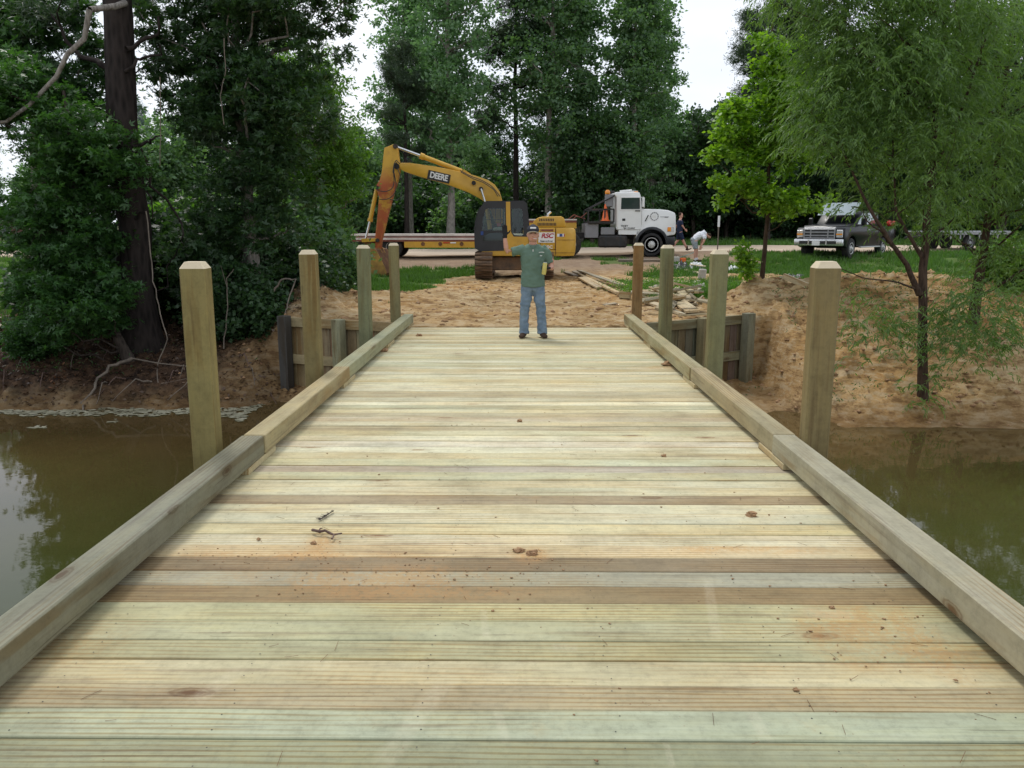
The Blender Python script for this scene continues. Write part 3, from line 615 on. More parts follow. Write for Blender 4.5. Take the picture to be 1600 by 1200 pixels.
for i, px in enumerate([600, 690, 760, 840, 930, 1010, 1090, 1180, 1280, 1400, 1520, 470, 380]):
    placed(['broad', 'small', 'broad'][i % 3], 'leaf_dark', 'bark_dark', px+12, 66+3*(i % 3), .62+.1*(i % 3) if i % 3 != 1 else 1.5, 'dark tree deep in the wood behind the front row', 'trees deep in the wood', cat='tree')

# ---- near trees
rngA = np.random.default_rng(21)
# big pine on the left bank
b = at(226, 588, 15.9); b.z = hz(b.x, b.y)
tp = [(0, 0, -.3), (.02, 0, 1.5), (.03, 0, 3.2), (.08, .05, 6), (.1, .1, 10), (.2, .1, 15)]
ce = [(.9, .3, 10, 2.2, 2.2, 1.2), (.2, 0, 12.3, 2.4, 2.4, 1.5), (-.2, 0, 14.5, 2, 2, 1.5), (1.6, .4, 5.7, .9, .7, .35), (-1.6, .3, 6.9, 1.2, 1.0, .5), (1.2, .2, 4.3, .6, .5, .3)]
cm, cl = crown_mesh('crown', rngA, ce, 190, 150, .36, .20, 'oval', aspect=.06, up=.1, flat=.8)
tm = trunk_mesh('trunk', rngA, [(tp, .36, .20)], cl, 26, .07, 60, 1.5)
pine = tree('pine_tree', b, cm, tm, M['needle'], M['bark_pine'], 'big dark pine with a thick furrowed trunk rising from the left bank', 'tree')
V, F = [], []
for a, q, r in [((.1, -.2, 4.0), (.6, -.35, 2.6), .035), ((.15, -.2, 3.9), (.85, -.2, 4.15), .04), ((.3, -.2, 5.7), (.95, -.1, 6.3), .05), ((.2, -.2, 2.6), (.5, -.3, 2.75), .03), ((.25, -.2, 5.3), (.9, -.1, 5.8), .035), ((.4, -.2, 3.9), (.5, -.3, 1.2), .03)]:
    V, F = [], []; add_tubes(V, F, wobble_path(rngA, a, q, 10, .6), r, r*.35, 6); link('dead_branch', mesh_np('dead_branch', V[0], F[0], True), M['bark_pine'], pine)

# sweetgum leaning over the left bank
b = at(206, 598, 15.2); b.z = hz(b.x, b.y)-.1
tp = [(0, 0, 0), (-.25, -.1, .8), (-.45, -.2, 1.8), (-.6, -.2, 3.2), (-.7, -.1, 5)]
ce = [(-.7, -.5, 1.3, 1.15, 1.1, .95), (-.1, -.7, 1.35, .75, .7, .55), (-.9, -.3, 2.7, 1.15, 1.1, 1.1), (-.5, -.1, 3.9, 1.2, 1.1, .9), (-1.9, 0, 5.0, 1.3, 1.1, .7)]
cm, cl = crown_mesh('crown', rngA, ce, 560, 52, .24, .098, 'star', up=1.0, bias=.5, flat=.45, droop=.3)
tm = trunk_mesh('trunk', rngA, [(tp, .10, .03)], cl, 30, .028, 70, 1.3)
tree('sweetgum_tree', b, cm, tm, M['leaf_gum'], M['bark_dark'], 'leafy star leaved sweetgum leaning over the water on the left bank', 'tree')
# second sweetgum further left/back, fills the upper left
b = at(60, 500, 17.5); b.z = hz(b.x, b.y)-.1
tp = [(0, 0, 0), (.1, 0, 2), (.3, .1, 4), (.4, 0, 6.5)]
ce = [(1.0, 0, 5.2, 1.5, 1.4, 1.2), (-.6, 0, 6.0, 1.6, 1.3, .8), (1.5, .2, 3.4, .9, 1.0, 1.1), (.8, 0, 6.3, 1.3, 1.0, .7)]
cm, cl = crown_mesh('crown', rngA, ce, 290, 50, .3, .13, 'star', up=.9, flat=.5)
tm = trunk_mesh('trunk', rngA, [(tp, .11, .04)], cl, 30, .03, 60)
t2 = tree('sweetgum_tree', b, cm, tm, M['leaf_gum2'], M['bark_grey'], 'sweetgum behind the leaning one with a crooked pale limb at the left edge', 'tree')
V, F = [], []
add_tubes(V, F, np.array([at(140, 15, 14.6), at(132, 60, 14.6), at(105, 85, 14.6), at(88, 120, 14.6), at(45, 165, 14.6), at(10, 190, 14.6), at(-30, 195, 14.6)])-np.array(b), .05, .025, 8)
add_tubes(V, F, np.array([at(140, 15, 14.6), at(180, 10, 15.2), at(195, 5, 15.8)])-np.array(b), .05, .06, 8)
link('crooked_limb', mesh_np('crooked_limb', np.concatenate(V), np.concatenate(F), True), M['bark_grey'], t2)
# dense dark twin trunked sweetgum, centre-left
b = at(402, 500, 17.2); b.z = hz(b.x, b.y)-.1
tps = [([(0, 0, 0), (-.02, 0, 2.5), (-.1, 0, 5), (-.05, 0, 9)], .16, .06), ([(-.35, .3, 0), (-.2, .3, 2.5), (.1, .2, 5), (.35, .2, 8.5)], .15, .05)]
ce = [(-.7, -.3, 1.7, 1.25, 1.1, 1.5), (.4, -.2, 2.5, 1.2, 1.0, 1.5), (.4, -.2, 4.3, 1.8, 1.5, 1.2), (-.6, 0, 4.8, 1.5, 1.4, 1.2), (.5, 0, 6.3, 2.0, 1.5, 1.4), (0, 0, 8, 1.8, 1.5, 1.3), (-1.1, -.2, 6.3, 1.0, 1.0, .9)]
cm, cl = crown_mesh('crown', rngA, ce, 780, 62, .26, .108, 'star', up=.8, flat=.55)
tm = trunk_mesh('trunk', rngA, tps, cl, 50, .04, 90, 1.4)
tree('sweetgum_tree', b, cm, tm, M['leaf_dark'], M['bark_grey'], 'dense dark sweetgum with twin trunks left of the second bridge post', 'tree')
# brighter feathery tree left of the excavator
b = at(497, 470, 22.5); b.z = hz(b.x, b.y)-.1
tps = [([(0, 0, 0), (.1, 0, 2), (.2, 0, 4), (.3, 0, 6.6)], .09, .03), ([(-.2, 0, 0), (-.5, 0, 2), (-.5, 0, 4)], .07, .02)]
ce = [(.3, 0, 4.2, 1.35, 1.0, 1.1), (-.5, 0, 2.8, 1.3, 1.0, 1.1), (.1, -.2, 2.0, 1.0, .8, .8), (.8, 0, 3.2, .7, .7, .7), (-.2, 0, 5.8, 1.3, 1.0, .9)]
cm, cl = crown_mesh('crown', rngA, ce, 360, 60, .3, .125, 'oval', up=.6, aspect=.4, droop=.5)
tm = trunk_mesh('trunk', rngA, tps, cl, 24, .03, 50)
tree('ash_tree', b, cm, tm, M['leaf_lime'], M['bark_grey'], 'lighter green tree with drooping leaves left of the excavator stick', 'tree')
# bright young tree right of the bridge
b = at(1188, 474, 18.7); b.z = hz(b.x, b.y)-.1
tps = [([(0, 0, 0), (.05, 0, 1.3), (.02, 0, 2.6), (-.05, 0, 4.4), (-.1, 0, 5.7)], .055, .018)]
ce = [(-.1, 0, 4.9, .45, .45, .95), (.35, 0, 4.7, .45, .4, .75), (-.75, 0, 4.1, .6, .5, .55), (.2, -.1, 3.9, 1.1, .8, .7), (-.6, -.1, 3.2, 1.0, .7, .6), (.5, 0, 3.0, .9, .7, .6), (-.5, 0, 2.2, 1.0, .7, .45), (.4, -.1, 1.9, 1.0, .7, .4), (-1.3, 0, 2.9, .5, .4, .3)]
cm, cl = crown_mesh('crown', rngA, ce, 250, 62, .2, .11, 'oval', up=.9, aspect=.8, droop=.25, bias=.6)
tm = trunk_mesh('trunk', rngA, tps, cl, 34, .022, 60, 1.2)
tree('young_tree', b, cm, tm, M['leaf_bright'], M['bark_willow'], 'slim young tree with bright yellow green leaves right of the bridge', 'tree')
# sapling beside it
b = at(1165, 470, 18.4); b.z = hz(b.x, b.y)-.05
cm, cl = crown_mesh('crown', rngA, [(0, 0, .45, .22, .2, .35), (-.15, 0, .85, .2, .15, .15)], 40, 14, .12, .1, 'oval', up=.8, aspect=.8)
tm = trunk_mesh('trunk', rngA, [([(0, 0, 0), (0, 0, .5), (.03, 0, 1.15)], .012, .005)], cl, 10, .006, 5, 1)
tree('sapling', b, cm, tm, M['leaf_bright'], M['bark_willow'], 'knee high bright green sapling at the foot of the slim young tree', 'sapling')
# willows on the right bank
b = at(1441, 640, 13.6); b.z = hz(b.x, b.y)-.1; B0 = np.array(b)
def rel(px, py, Y): return tuple(np.array(at(px, py, Y))-B0)
tps = [([(0, 0, 0), rel(1441, 520, 13.7), rel(1443, 400, 13.8), rel(1448, 320, 13.9), rel(1460, 180, 14), rel(1475, 40, 14.1), rel(1480, -120, 14.2)], .085, .03),
       ([rel(1437, 460, 13.7), rel(1415, 410, 13.6), rel(1385, 370, 13.5), rel(1350, 310, 13.5), rel(1315, 230, 13.6)], .05, .015),
       ([rel(1440, 400, 13.7), rel(1418, 365, 13.7), rel(1400, 330, 13.8), rel(1395, 220, 13.9)], .035, .012),
       ([rel(1440, 455, 13.7), rel(1400, 440, 13.5), rel(1350, 435, 13.4), rel(1310, 418, 13.3)], .018, .006),
       ([rel(1450, 280, 13.9), rel(1500, 180, 13.9), rel(1540, 60, 13.9)], .04, .015)]
def pe(px, py, Y, rx, ry, rz, w=1): q = rel(px, py, Y); return (*q, rx, ry, rz, w)
ce = [pe(1365, 120, 13.8, 1.35, 1.2, 1.5), pe(1290, 205, 13.8, .75, .7, .7, 1.2), pe(1480, 150, 13.9, 1.5, 1.3, 1.8), pe(1420, 320, 13.6, 1.3, 1.0, .7, .8), pe(1380, -60, 14, 2.2, 1.5, 1.3),
      pe(1310, 30, 13.8, .8, .9, .8)]
cm, cl, paths = willow_mesh('crown', rngA, ce, 5000, 17, .48, .10)
tm = trunk_mesh('trunk', rngA, tps, cl, 60, .022, 160, 1.2)
ext, _, _ = willow_mesh('low_sprays', rngA, [pe(1380, 500, 13.2, .9, .5, .45, 1), pe(1510, 520, 13.3, .75, .5, .75, 1.6), pe(1445, 600, 13.2, .3, .3, .35, 4), pe(1590, 470, 13.6, .6, .5, .7, 1.2)], 520, 15, .4, .095)
tree('willow_tree', b, cm, tm, M['leaf_willow'], M['bark_willow'], 'big feathery willow with narrow leaves growing from the right bank at the water', 'tree', extra=[('low_sprays', ext, M['leaf_willow'])])
b = at(1520, 480, 15.6); b.z = hz(b.x, b.y)-.1; B0 = np.array(b)
tps = [([(0, 0, 0), rel(1530, 430, 15.6), rel(1540, 370, 15.6), rel(1560, 250, 15.6), rel(1580, 60, 15.6)], .11, .03), ([rel(1522, 470, 15.6), rel(1570, 440, 15.5), rel(1630, 400, 15.4)], .04, .015)]
ce = [pe(1560, 180, 15.4, 1.4, 1.2, 2.2), pe(1590, 390, 14.9, .95, .8, .9, .8), pe(1660, 250, 15, 1.5, 1.2, 2), pe(1540, 0, 15.4, 1.8, 1.4, 1.4), pe(1480, 300, 15.4, 1.0, .8, .8)]
cm, cl, paths = willow_mesh('crown', rngA, ce, 2500, 17, .5, .10)
tm = trunk_mesh('trunk', rngA, tps, cl, 40, .022, 90, 1.2)
tree('willow_tree', b, cm, tm, M['leaf_willow'], M['bark_willow'], 'second darker willow behind the big one at the right edge', 'tree')
# shrubs near the left woods
SH = [(470, 445, 18.5, .55, 'leaf_dark', 'dark shrub at the foot of the twin trunked sweetgum'), (500, 425, 21.5, .58, 'leaf_mid', 'green shrub above the spoil heap left of the bucket'),
      (528, 415, 26, .42, 'leaf_lime', 'pale green shrub at the end of the trailer'), (355, 520, 16.3, .5, 'leaf_dark', 'dark shrub on the bank behind the nearest left post'), (300, 470, 18.5, .8, 'leaf_dark', 'dark shrub between the big pine and the twin trunks'),
      (285, 400, 27, .9, 'leaf_lime', 'sunny yellow green shrub seen between the pine and the twin trunks'), (30, 560, 15.3, .28, 'leaf_gum', 'low shrub on the left bank at the picture edge'), (110, 480, 17.5, .7, 'leaf_dark', 'dark shrub behind the leaning sweetgum'),
      (200, 480, 18.5, .8, 'leaf_dark', 'dark shrub behind the big pine trunk'), (440, 400, 21, .9, 'leaf_mid', 'green shrub behind the twin trunked sweetgum'), (1590, 445, 17.6, .4, 'leaf_lime', 'pale green shrub on the right mound by the willows'),
      (385, 450, 19, .75, 'leaf_dark', 'dark shrub right behind the twin trunks')]
for px, py, Y, s_, lf, lb in SH:
    placed('bush', lf, 'bark_dark', px, Y, s_, lb, None, cat='shrub')
# weeds with dry leaves / vines / roots on the left bank
def twig(name, pts, r0, r1, m, label, cat, n=6, extra=()):
    V, F = [], []
    def sm(P_, k=4):
        P_ = np.array([np.array(p) for p in P_]); t = np.linspace(0, len(P_)-1, (len(P_)-1)*k+1); return np.stack([np.interp(t, np.arange(len(P_)), P_[:, i]) for i in range(3)], 1)
    p = sm(pts); p[1:-1] += rngA.normal(size=p[1:-1].shape)*r0*.5; o = p[0].copy(); add_tubes(V, F, p-o, r0, r1, n)
    for e in extra: q = sm(e); add_tubes(V, F, q-o, r0*.5, r1*.5, 5)
    ob = link(name, mesh_np(name, np.concatenate(V), np.concatenate(F), True), m, None, tuple(o)); return tag(ob, label, cat)
twig('fallen_branch', [at(206, 560, 15.0), at(170, 572, 14.6), at(150, 600, 14.3), at(130, 630, 14.0), at(129, 642, 13.8)], .035, .015, M['vine'], 'bare crooked branch dipping into the water at the left bank', 'branch', extra=[[at(206, 560, 15), at(250, 568, 14.8), at(300, 573, 14.6)]])
twig('hanging_vine', [at(228, 330, 14.9), at(236, 400, 14.8), at(240, 440, 14.7), at(250, 490, 14.6), at(262, 530, 14.5), at(246, 570, 14.4), at(247, 598, 14.3)], .012, .010, M['vine'], 'pale vine looping down beside the big pine trunk', 'vine')
twig('hanging_vine', [at(250, 120, 15.2), at(251, 200, 15.2), at(250, 260, 15.2)], .010, .008, M['vine'], 'thin vine hanging straight down across the sky right of the pine', 'vine')
twig('hanging_vine', [at(350, 60, 15.6), at(352, 110, 15.6), at(344, 150, 15.6), at(350, 195, 15.6)], .009, .008, M['vine'], 'thin vine hanging in front of the dark twin trunked sweetgum', 'vine')
twig('exposed_root', [at(428, 455, 16.2), at(440, 437, 16.2), at(462, 437, 16.0), at(450, 470, 15.8), at(445, 490, 15.6)], .022, .010, M['vine'], 'pale looping root sticking out of the spoil heap', 'root')
twig('bare_sapling', [at(350, 545, 15.4), at(356, 480, 15.5), at(355, 435, 15.5), at(365, 420, 15.5)], .014, .005, M['vine'], 'bare pale sapling stem in front of the twin trunks', 'sapling', extra=[[at(355, 450, 15.5), at(345, 415, 15.5)]])
twig('bank_twig', [at(320, 560, 14.2), at(290, 600, 14.1), at(262, 625, 14.0)], .010, .006, M['vine'], 'thin twig leaning to the water left of the nearest left post', 'twig', extra=[[at(300, 590, 14.1), at(250, 600, 14.1)]])
rngD = np.random.default_rng(5)
q = at(100, 600, 14.5); p = np.array(q)+rngD.normal(size=(420, 3))*np.array([.14, .12, .16]); p[:, 2] -= .15; v, f = leaves(rngD, p-np.array(q), .07, 'oval', .3, .6, .35)
tag(link('dead_leafy_branch', mesh_np('dead_leafy_branch', v, f), M['deadleaf'], None, q), 'clump of rusty dead leaves hanging on the left bank', 'branch')

# ------------------------------------------------------------------ grass, scum, crumbs ("stuff")
def blades(name, n, xr, yr, h, seed, mat='grass', thr=.5, wd=.012):
    rng = np.random.default_rng(seed); x = rng.uniform(*xr, n); y = rng.uniform(*yr, n)
    k = grassmask(x, y) > thr+rng.uniform(-.25, .3, n); k &= (fbm(x, y, 1.1, 3, 77) > .36); x, y = x[k], y[k]; n = len(x); z = ground(x, y)
    hh = h*rng.uniform(.4, 1.25, n)*(.5+fbm(x, y, .8, 3, 55)); a = rng.uniform(0, 6.283, n); ln = rng.uniform(0, .6, n)*hh; w = wd*(1+.6*rng.uniform(size=n))*(1+y/60)
    base = np.stack([x, y, z-.02], 1); sd_ = np.stack([np.cos(a), np.sin(a), 0*a], 1)*w[:, None]; b2 = rng.uniform(0, 6.283, n)
    tip = base+np.stack([np.cos(b2)*ln, np.sin(b2)*ln, hh], 1)
    v = np.stack([base-sd_, base+sd_, tip], 1).reshape(-1, 3)
    return tag(link(name, mesh_np(name, v, np.arange(len(v)).reshape(-1, 3)), M[mat]), kind='stuff', label='rough green grass and weeds growing over the bare ground')
blades('grass', 190000, (-12, 12), (18.5, 34), .17, 9, wd=.011)
blades('grass', 60000, (-40, 40), (44.5, 60), .22, 10, wd=.02)
blades('grass', 30000, (-24, -8), (17, 36), .22, 12, wd=.015)
blades('grass', 70000, (9, 28), (18, 36.5), .2, 13, wd=.014)
# tall weeds along the edge of the right-hand grass
rng = np.random.default_rng(3); n = 26000; x = np.concatenate([rng.normal(4.0, .55, n//2), rng.normal(6.6, .8, n//4), rng.normal(9.3, .8, n//4)]); y = np.concatenate([rng.normal(22.2, .7, n//2), rng.normal(21.4, .45, n//4), rng.normal(20.6, .7, n//4)])
z = ground(x, y); p = np.stack([x, y, z+np.abs(rng.normal(size=len(x)))*.14], 1); v, f = leaves(rng, p, .085, 'oval', .3, -.6, .22)
tag(link('weeds', mesh_np('weeds', v, f), M['leaf_lime']), kind='stuff', label='taller leafy weeds beside the scrap lumber')
n = 9000; x = np.concatenate([rng.normal(7.4, 1.6, n//2), rng.normal(9.6, 1.2, n//4), rng.normal(-9, 1.6, n//4)]); y = np.concatenate([rng.uniform(13.4, 17.5, n//2), rng.uniform(14, 18, n//4), rng.uniform(14.4, 17.5, n//4)])
k = fbm(x, y, 1.6, 3, 91) > .56; x, y = x[k], y[k]; z = ground(x, y); k = z > WZ+.1; p = np.stack([x, y, z+np.abs(rng.normal(size=len(x)))*.09], 1)[k]; v, f = leaves(rng, p, .07, 'oval', .4, -.5, .25)
tag(link('bank_weeds', mesh_np('bank_weeds', v, f), M['leaf_gum']), kind='stuff', label='low weeds sprouting on the creek banks')
# scum along the left shore
rng = np.random.default_rng(8); n = 5200; xs = rng.uniform(-12, -4.7, n); wl = np.array([WZ]*n); yv = rng.uniform(12.4, 14.7, n)
dn = fbm(xs, yv*1.6, .9, 4, 15)+np.interp(yv, [12.4, 13.2, 14.0, 14.7], [-.22, -.08, .1, .12]); k = dn > .53; xs, yv = xs[k], yv[k]; n = len(xs)
a = rng.uniform(0, 6.28, n); s_ = rng.uniform(.015, .075, n); P0 = np.stack([xs, yv, np.full(n, WZ+.006)+rng.uniform(0, .008, n)], 1)
v = np.stack([P0+np.stack([np.cos(a+q)*s_*(1.3 if i % 2 else .8), np.sin(a+q)*s_*.8, 0*a], 1) for i, q in enumerate((0, 1.57, 3.14, 4.71))], 1).reshape(-1, 3)
tag(link('floating_leaves', mesh_np('floating_leaves', v, np.arange(n*4).reshape(-1, 4)), M['scum']), kind='stuff', label='pale scum and leaves floating along the left shore')
rng = np.random.default_rng(18); n = 9000; x = -4.2-rng.uniform(0, 1, n)*7.5; y = rng.uniform(13.9, 19, n); z = ground(x, y); k = z > WZ+.05; p = np.stack([x, y, z+.012], 1)[k]
v, f = leaves(rng, p, .07, 'oval', 1.4, 0, .55); tag(link('leaf_litter', mesh_np('leaf_litter', v, f), M['litter']), kind='stuff', label='dead brown leaves covering the shaded left bank')
# roots and dead sticks poking out of the left bank
rr_ = random.Random(6)
for k in range(16):
    x0 = -11+6.6*k/16+rr_.uniform(-.2, .2); y0 = 14.3+rr_.uniform(.1, 1.1); z0 = hz(x0, y0)+.02; L_ = rr_.uniform(.35, .9); dx = rr_.uniform(-.7, .7)
    pts = [Vector((x0, y0, z0)), Vector((x0+dx*L_*.4, y0-.25*L_, z0+.05+rr_.uniform(-.02, .12))), Vector((x0+dx*L_, y0-.6*L_, max(WZ+.02, z0-.35*L_)))]
    twig('root', pts, rr_.uniform(.008, .02), .005, M['stick'] if k % 2 else M['vine'], 'thin dead root or stick poking out of the dark left bank', 'root')['group'] = 'roots poking out of the left bank'
# clods scattered over the bare earth
rng = np.random.default_rng(12); N = 6000; x = np.where(rng.uniform(size=N) < .7, rng.uniform(3, 12, N), rng.uniform(-6.5, 3, N)); y = rng.uniform(12.7, 27, N)
k = (grassmask(x, y) < .4) & (ground(x, y) > WZ+.02) & ~((np.abs(x) < 2.15) & (y < 14.4)) & ~((np.abs(x) < 4.7) & (y < 14.3+.42*np.maximum(0, np.abs(x)-2.1)))
x, y = x[k], y[k]; n = len(x); z = ground(x, y); s_ = .012+.05*rng.uniform(size=n)**3; s_ = np.where(rng.uniform(size=n) > .992, .09, s_)
ico = np.array([(0, 0, 1), (.9, 0, .1), (.2, .85, .15), (-.8, .5, 0), (-.6, -.7, .1), (.4, -.9, 0), (0, 0, -.8)]); fc = [(0, 1, 2), (0, 2, 3), (0, 3, 4), (0, 4, 5), (0, 5, 1), (6, 2, 1), (6, 3, 2), (6, 4, 3), (6, 5, 4), (6, 1, 5)]
v = (ico[None]*(1+.35*rng.normal(size=(n, 7, 1)))*s_[:, None, None]*np.array([1.2, 1, .7])+np.stack([x, y, z], 1)[:, None]).reshape(-1, 3)
f = (np.array(fc)[None]+np.arange(n)[:, None, None]*7).reshape(-1, 3)
tag(link('earth_crumbs', mesh_np('earth_crumbs', v, f), M['clod']), kind='stuff', label='small crumbs of orange earth over the bare ground')
# ------------------------------------------------------------------ the timber bridge
_tc = {}
def timber_mesh(L_, w, h, ch=.006):
    k = (round(L_, 3), round(w, 3), round(h, 3), ch)
    if k not in _tc:
        me = MB().box((0, 0, 0), (L_, w, h), None, ch).mesh('timber'); me.materials.append(M['wood']); _tc[k] = me
    return _tc[k]
def timber(name, L_, w, h, parent, loc, rot=(0, 0, 0), col=(.5, .44, .28), ch=.006, mat=None):
    me = timber_mesh(L_, w, h, ch)
    if mat is not None: me = me.copy(); me.materials.clear(); me.materials.append(mat)
    o = link(name, me, None, parent, loc, rot); o.color = (*col, 1); return o
bridge = empty('timber_bridge', (0, 0, 0), 0, 'new timber bridge with plank deck, curb rails and square posts over the creek', 'bridge')
rnd = random.Random(4)
pal = [(.58, .52, .33), (.61, .56, .38), (.54, .49, .31), (.62, .58, .39), (.49, .47, .31), (.55, .48, .29), (.66, .62, .44), (.53, .52, .35), (.48, .42, .27), (.62, .58, .41), (.60, .55, .38)]
edges = [2.225, 2.42, 2.588, 2.747, 2.926, 3.08, 3.25, 3.42, 3.6]
ys = [2.225-.17*i for i in range(22, 0, -1)]+edges
while ys[-1] < 13.86: ys.append(ys[-1]+rnd.choice([.165, .168, .172, .166]))
_pm = {}
special = {}
def near_idx(py): yv = deckpt(800, py)[1]; return min(range(len(ys)-1), key=lambda i: abs((ys[i]+ys[i+1])/2-yv))
for py, c_ in [(1180, (.30, .31, .20)), (1132, (.42, .44, .31)), (1090, (.40, .345, .22)), (1050, (.55, .48, .30)), (1015, (.37, .35, .21)), (985, (.42, .40, .25)), (957, (.43, .40, .235)), (928, (.29, .215, .11)), (903, (.34, .32, .235)), (881, (.26, .20, .12)),
                (860, (.60, .50, .32)), (840, (.58, .53, .38)), (776, (.39, .31, .19)), (728, (.46, .40, .31)), (690, (.60, .55, .42)), (655, (.56, .48, .33))]:
    special[near_idx(py)] = c_
for i in range(len(ys)-1):
    w = ys[i+1]-ys[i]; wq = round(w-.0045-rnd.choice([-.0035, -.003, -.002, 0, .002, .003]), 4)
    if wq not in _pm:
        me = MB().box((0, 0, 0), (4.14, wq, .05), None, .0035).mesh('plank'); me.materials.append(M['deck']); _pm[wq] = me
    o = link('plank', _pm[wq], None, bridge, (rnd.uniform(-.012, .012), (ys[i]+ys[i+1])/2, -.0252-rnd.choice([0, .001, .002, .004, .006])), (rnd.uniform(-.001, .001), 0, rnd.uniform(-.0006, .0006)))
    c_ = special.get(i) or rnd.choice(pal); k = rnd.uniform(.92, 1.06); o.color = (c_[0]*k*.97, c_[1]*k, c_[2]*k, 1)
DECK_END = ys[-1]
# nail heads over the stringers
mb = MB()
for i in range(22, len(ys)-1):
    for sx_ in (-1.75, -1.05, -.35, .35, 1.05, 1.75):
        for fy in (.25, .75):
            x_ = sx_+rnd.uniform(-.015, .015); y_ = ys[i]+(ys[i+1]-ys[i])*fy+rnd.uniform(-.01, .01)
            vs = [mb.bm.verts.new((x_+.0032*cos(a), y_+.0032*sin(a), .0012)) for a in (0, 1.05, 2.09, 3.14, 4.19, 5.24)]; mb.bm.faces.new(vs)
nh = mb.build('nail_heads', M['darkmetal'], bridge); nh['kind'] = 'stuff'
# curb rails: 6x6 timbers on short blocks
def rail(side, pieces, blocks):
    X = side*1.98
    for y0, y1, dx, dz, c_ in pieces:
        timber('curb_rail', y1-y0, .165, .145, bridge, (X+dx, (y0+y1)/2, .045+.0725+dz), (0, 0, pi/2), c_, .007)
    for y0, y1 in blocks:
        timber('spacer_block', y1-y0, .15, .045, bridge, (X-side*.012, (y0+y1)/2, .0215), (0, 0, pi/2), (.50, .43, .26), .003)
rail(-1, [(-1.4, 5.72, 0, 0, (.20, .20, .145)), (5.725, 8.72, .012, .004, (.38, .32, .18)), (8.725, 14.3, -.006, .0, (.34, .345, .22))], [(5.35, 5.98), (8.45, 9.05), (11.4, 12.0), (13.7, 14.25), (-.7, -.1)])
rail(1, [(-1.4, 5.78, 0, 0, (.34, .32, .23)), (5.785, 8.7, .006, .002, (.36, .31, .19)), (8.705, 14.3, -.010, .003, (.36, .335, .20))], [(5.5, 6.1), (8.45, 9.05), (11.4, 12.0), (13.7, 14.25), (-.7, -.1)])
# guard posts with bevelled tops
def post_mesh():
    mb = MB(); bm = mb.bm; h = .086; zt = 1.43; z0 = -2.2; c = .012
    def ring(z, r, c): return [bm.verts.new(p+(z,)) for p in [(r-c, -r), (r, -r+c), (r, r-c), (r-c, r), (-r+c, r), (-r, r-c), (-r, -r+c), (-r+c, -r)]]
    rs = [ring(z0, h, .010), ring(zt, h, .010), ring(zt+.045, h*.66, .006)]
    for a, b2 in zip(rs, rs[1:]):
        for k in range(8): bm.faces.new((a[k], a[(k+1) % 8], b2[(k+1) % 8], b2[k]))
    bm.faces.new(rs[0][::-1]); bm.faces.new(rs[2])
    for f in bm.faces:
        if f.calc_center_median().z > zt+.01: f.material_index = 1
    # stand-up geometry lies along local X so the grain runs lengthwise
    bmesh.ops.rotate(bm, verts=bm.verts, cent=(0, 0, 0), matrix=Matrix.Rotation(pi/2, 3, 'Y'))
    me = mb.mesh('guard_post'); me.materials.append(M['wood']); me.materials.append(M['cutwood']); return me
g = NG('fresh_cut_end_grain'); v = g.coord('Object'); n = g.noise(v, 22, 5, .6)
M['cutwood'] = g.done(g.pr(g.mix(n, (.50, .42, .28), (.66, .58, .42)), .8, 0, g.bump(n, .3, .003)))
pm = post_mesh()
PC = {-1: [(.235, .20, .078), (.215, .175, .072), (.18, .19, .10), (.205, .185, .085)], 1: [(.215, .17, .075), (.21, .205, .10), (.175, .175, .085), (.26, .165, .065)]}
PY = [5.55, 8.62, 11.62, 14.5]
for side in (-1, 1):
    for i, py in enumerate(PY):
        X = side*(2.066+.091+(.095 if side < 0 else .0))
        rz = [.10, .03, -.02, .03][i]*(1 if side < 0 else -1)
        mtx = Matrix.Translation((X, py+(.1 if side > 0 else 0), [0, 0, -.01, -.03][i])) @ Matrix.Rotation(rz, 4, 'Z') @ Matrix.Rotation(R([-.35, .2, -.3, .1][i])*side, 4, 'Y') @ Matrix.Rotation(-pi/2, 4, 'Y')
        o = link('guard_post', pm, None, bridge); o.matrix_local = mtx; o.color = (*PC[side][i], 1)
        mb = MB()
        mb.cyl((X-side*.0, py+.02, -.10), (X+side*.13, py+.02, -.10), .011, 8); mb.cyl((X+side*.10, py+.02, -.10), (X+side*.115, py+.02, -.10), .03, 6)
        mb.cyl((X, py+.02, -.24), (X+side*.13, py+.02, -.24), .011, 8); mb.cyl((X+side*.10, py+.02, -.24), (X+side*.115, py+.02, -.24), .03, 6)
        mb.build('bolt', M['chrome'], bridge)
# stringers, cap beams and piles underneath
for k in range(6):
    timber('stringer', 15.3, .15, .35, bridge, (-1.75+.7*k, 6.6, -.235), (0, 0, pi/2), (.30, .25, .14))
for y_ in (5.6, 11.7):
    timber('cap_beam', 4.2, .2, .25, bridge, (0, y_, -.54), (0, 0, 0), (.28, .24, .14))
    for x_ in (-1.2, 0, 1.2): timber('pile', 2.0, .25, .25, bridge, (x_, y_, -1.67), (0, pi/2, 0), (.24, .21, .13))
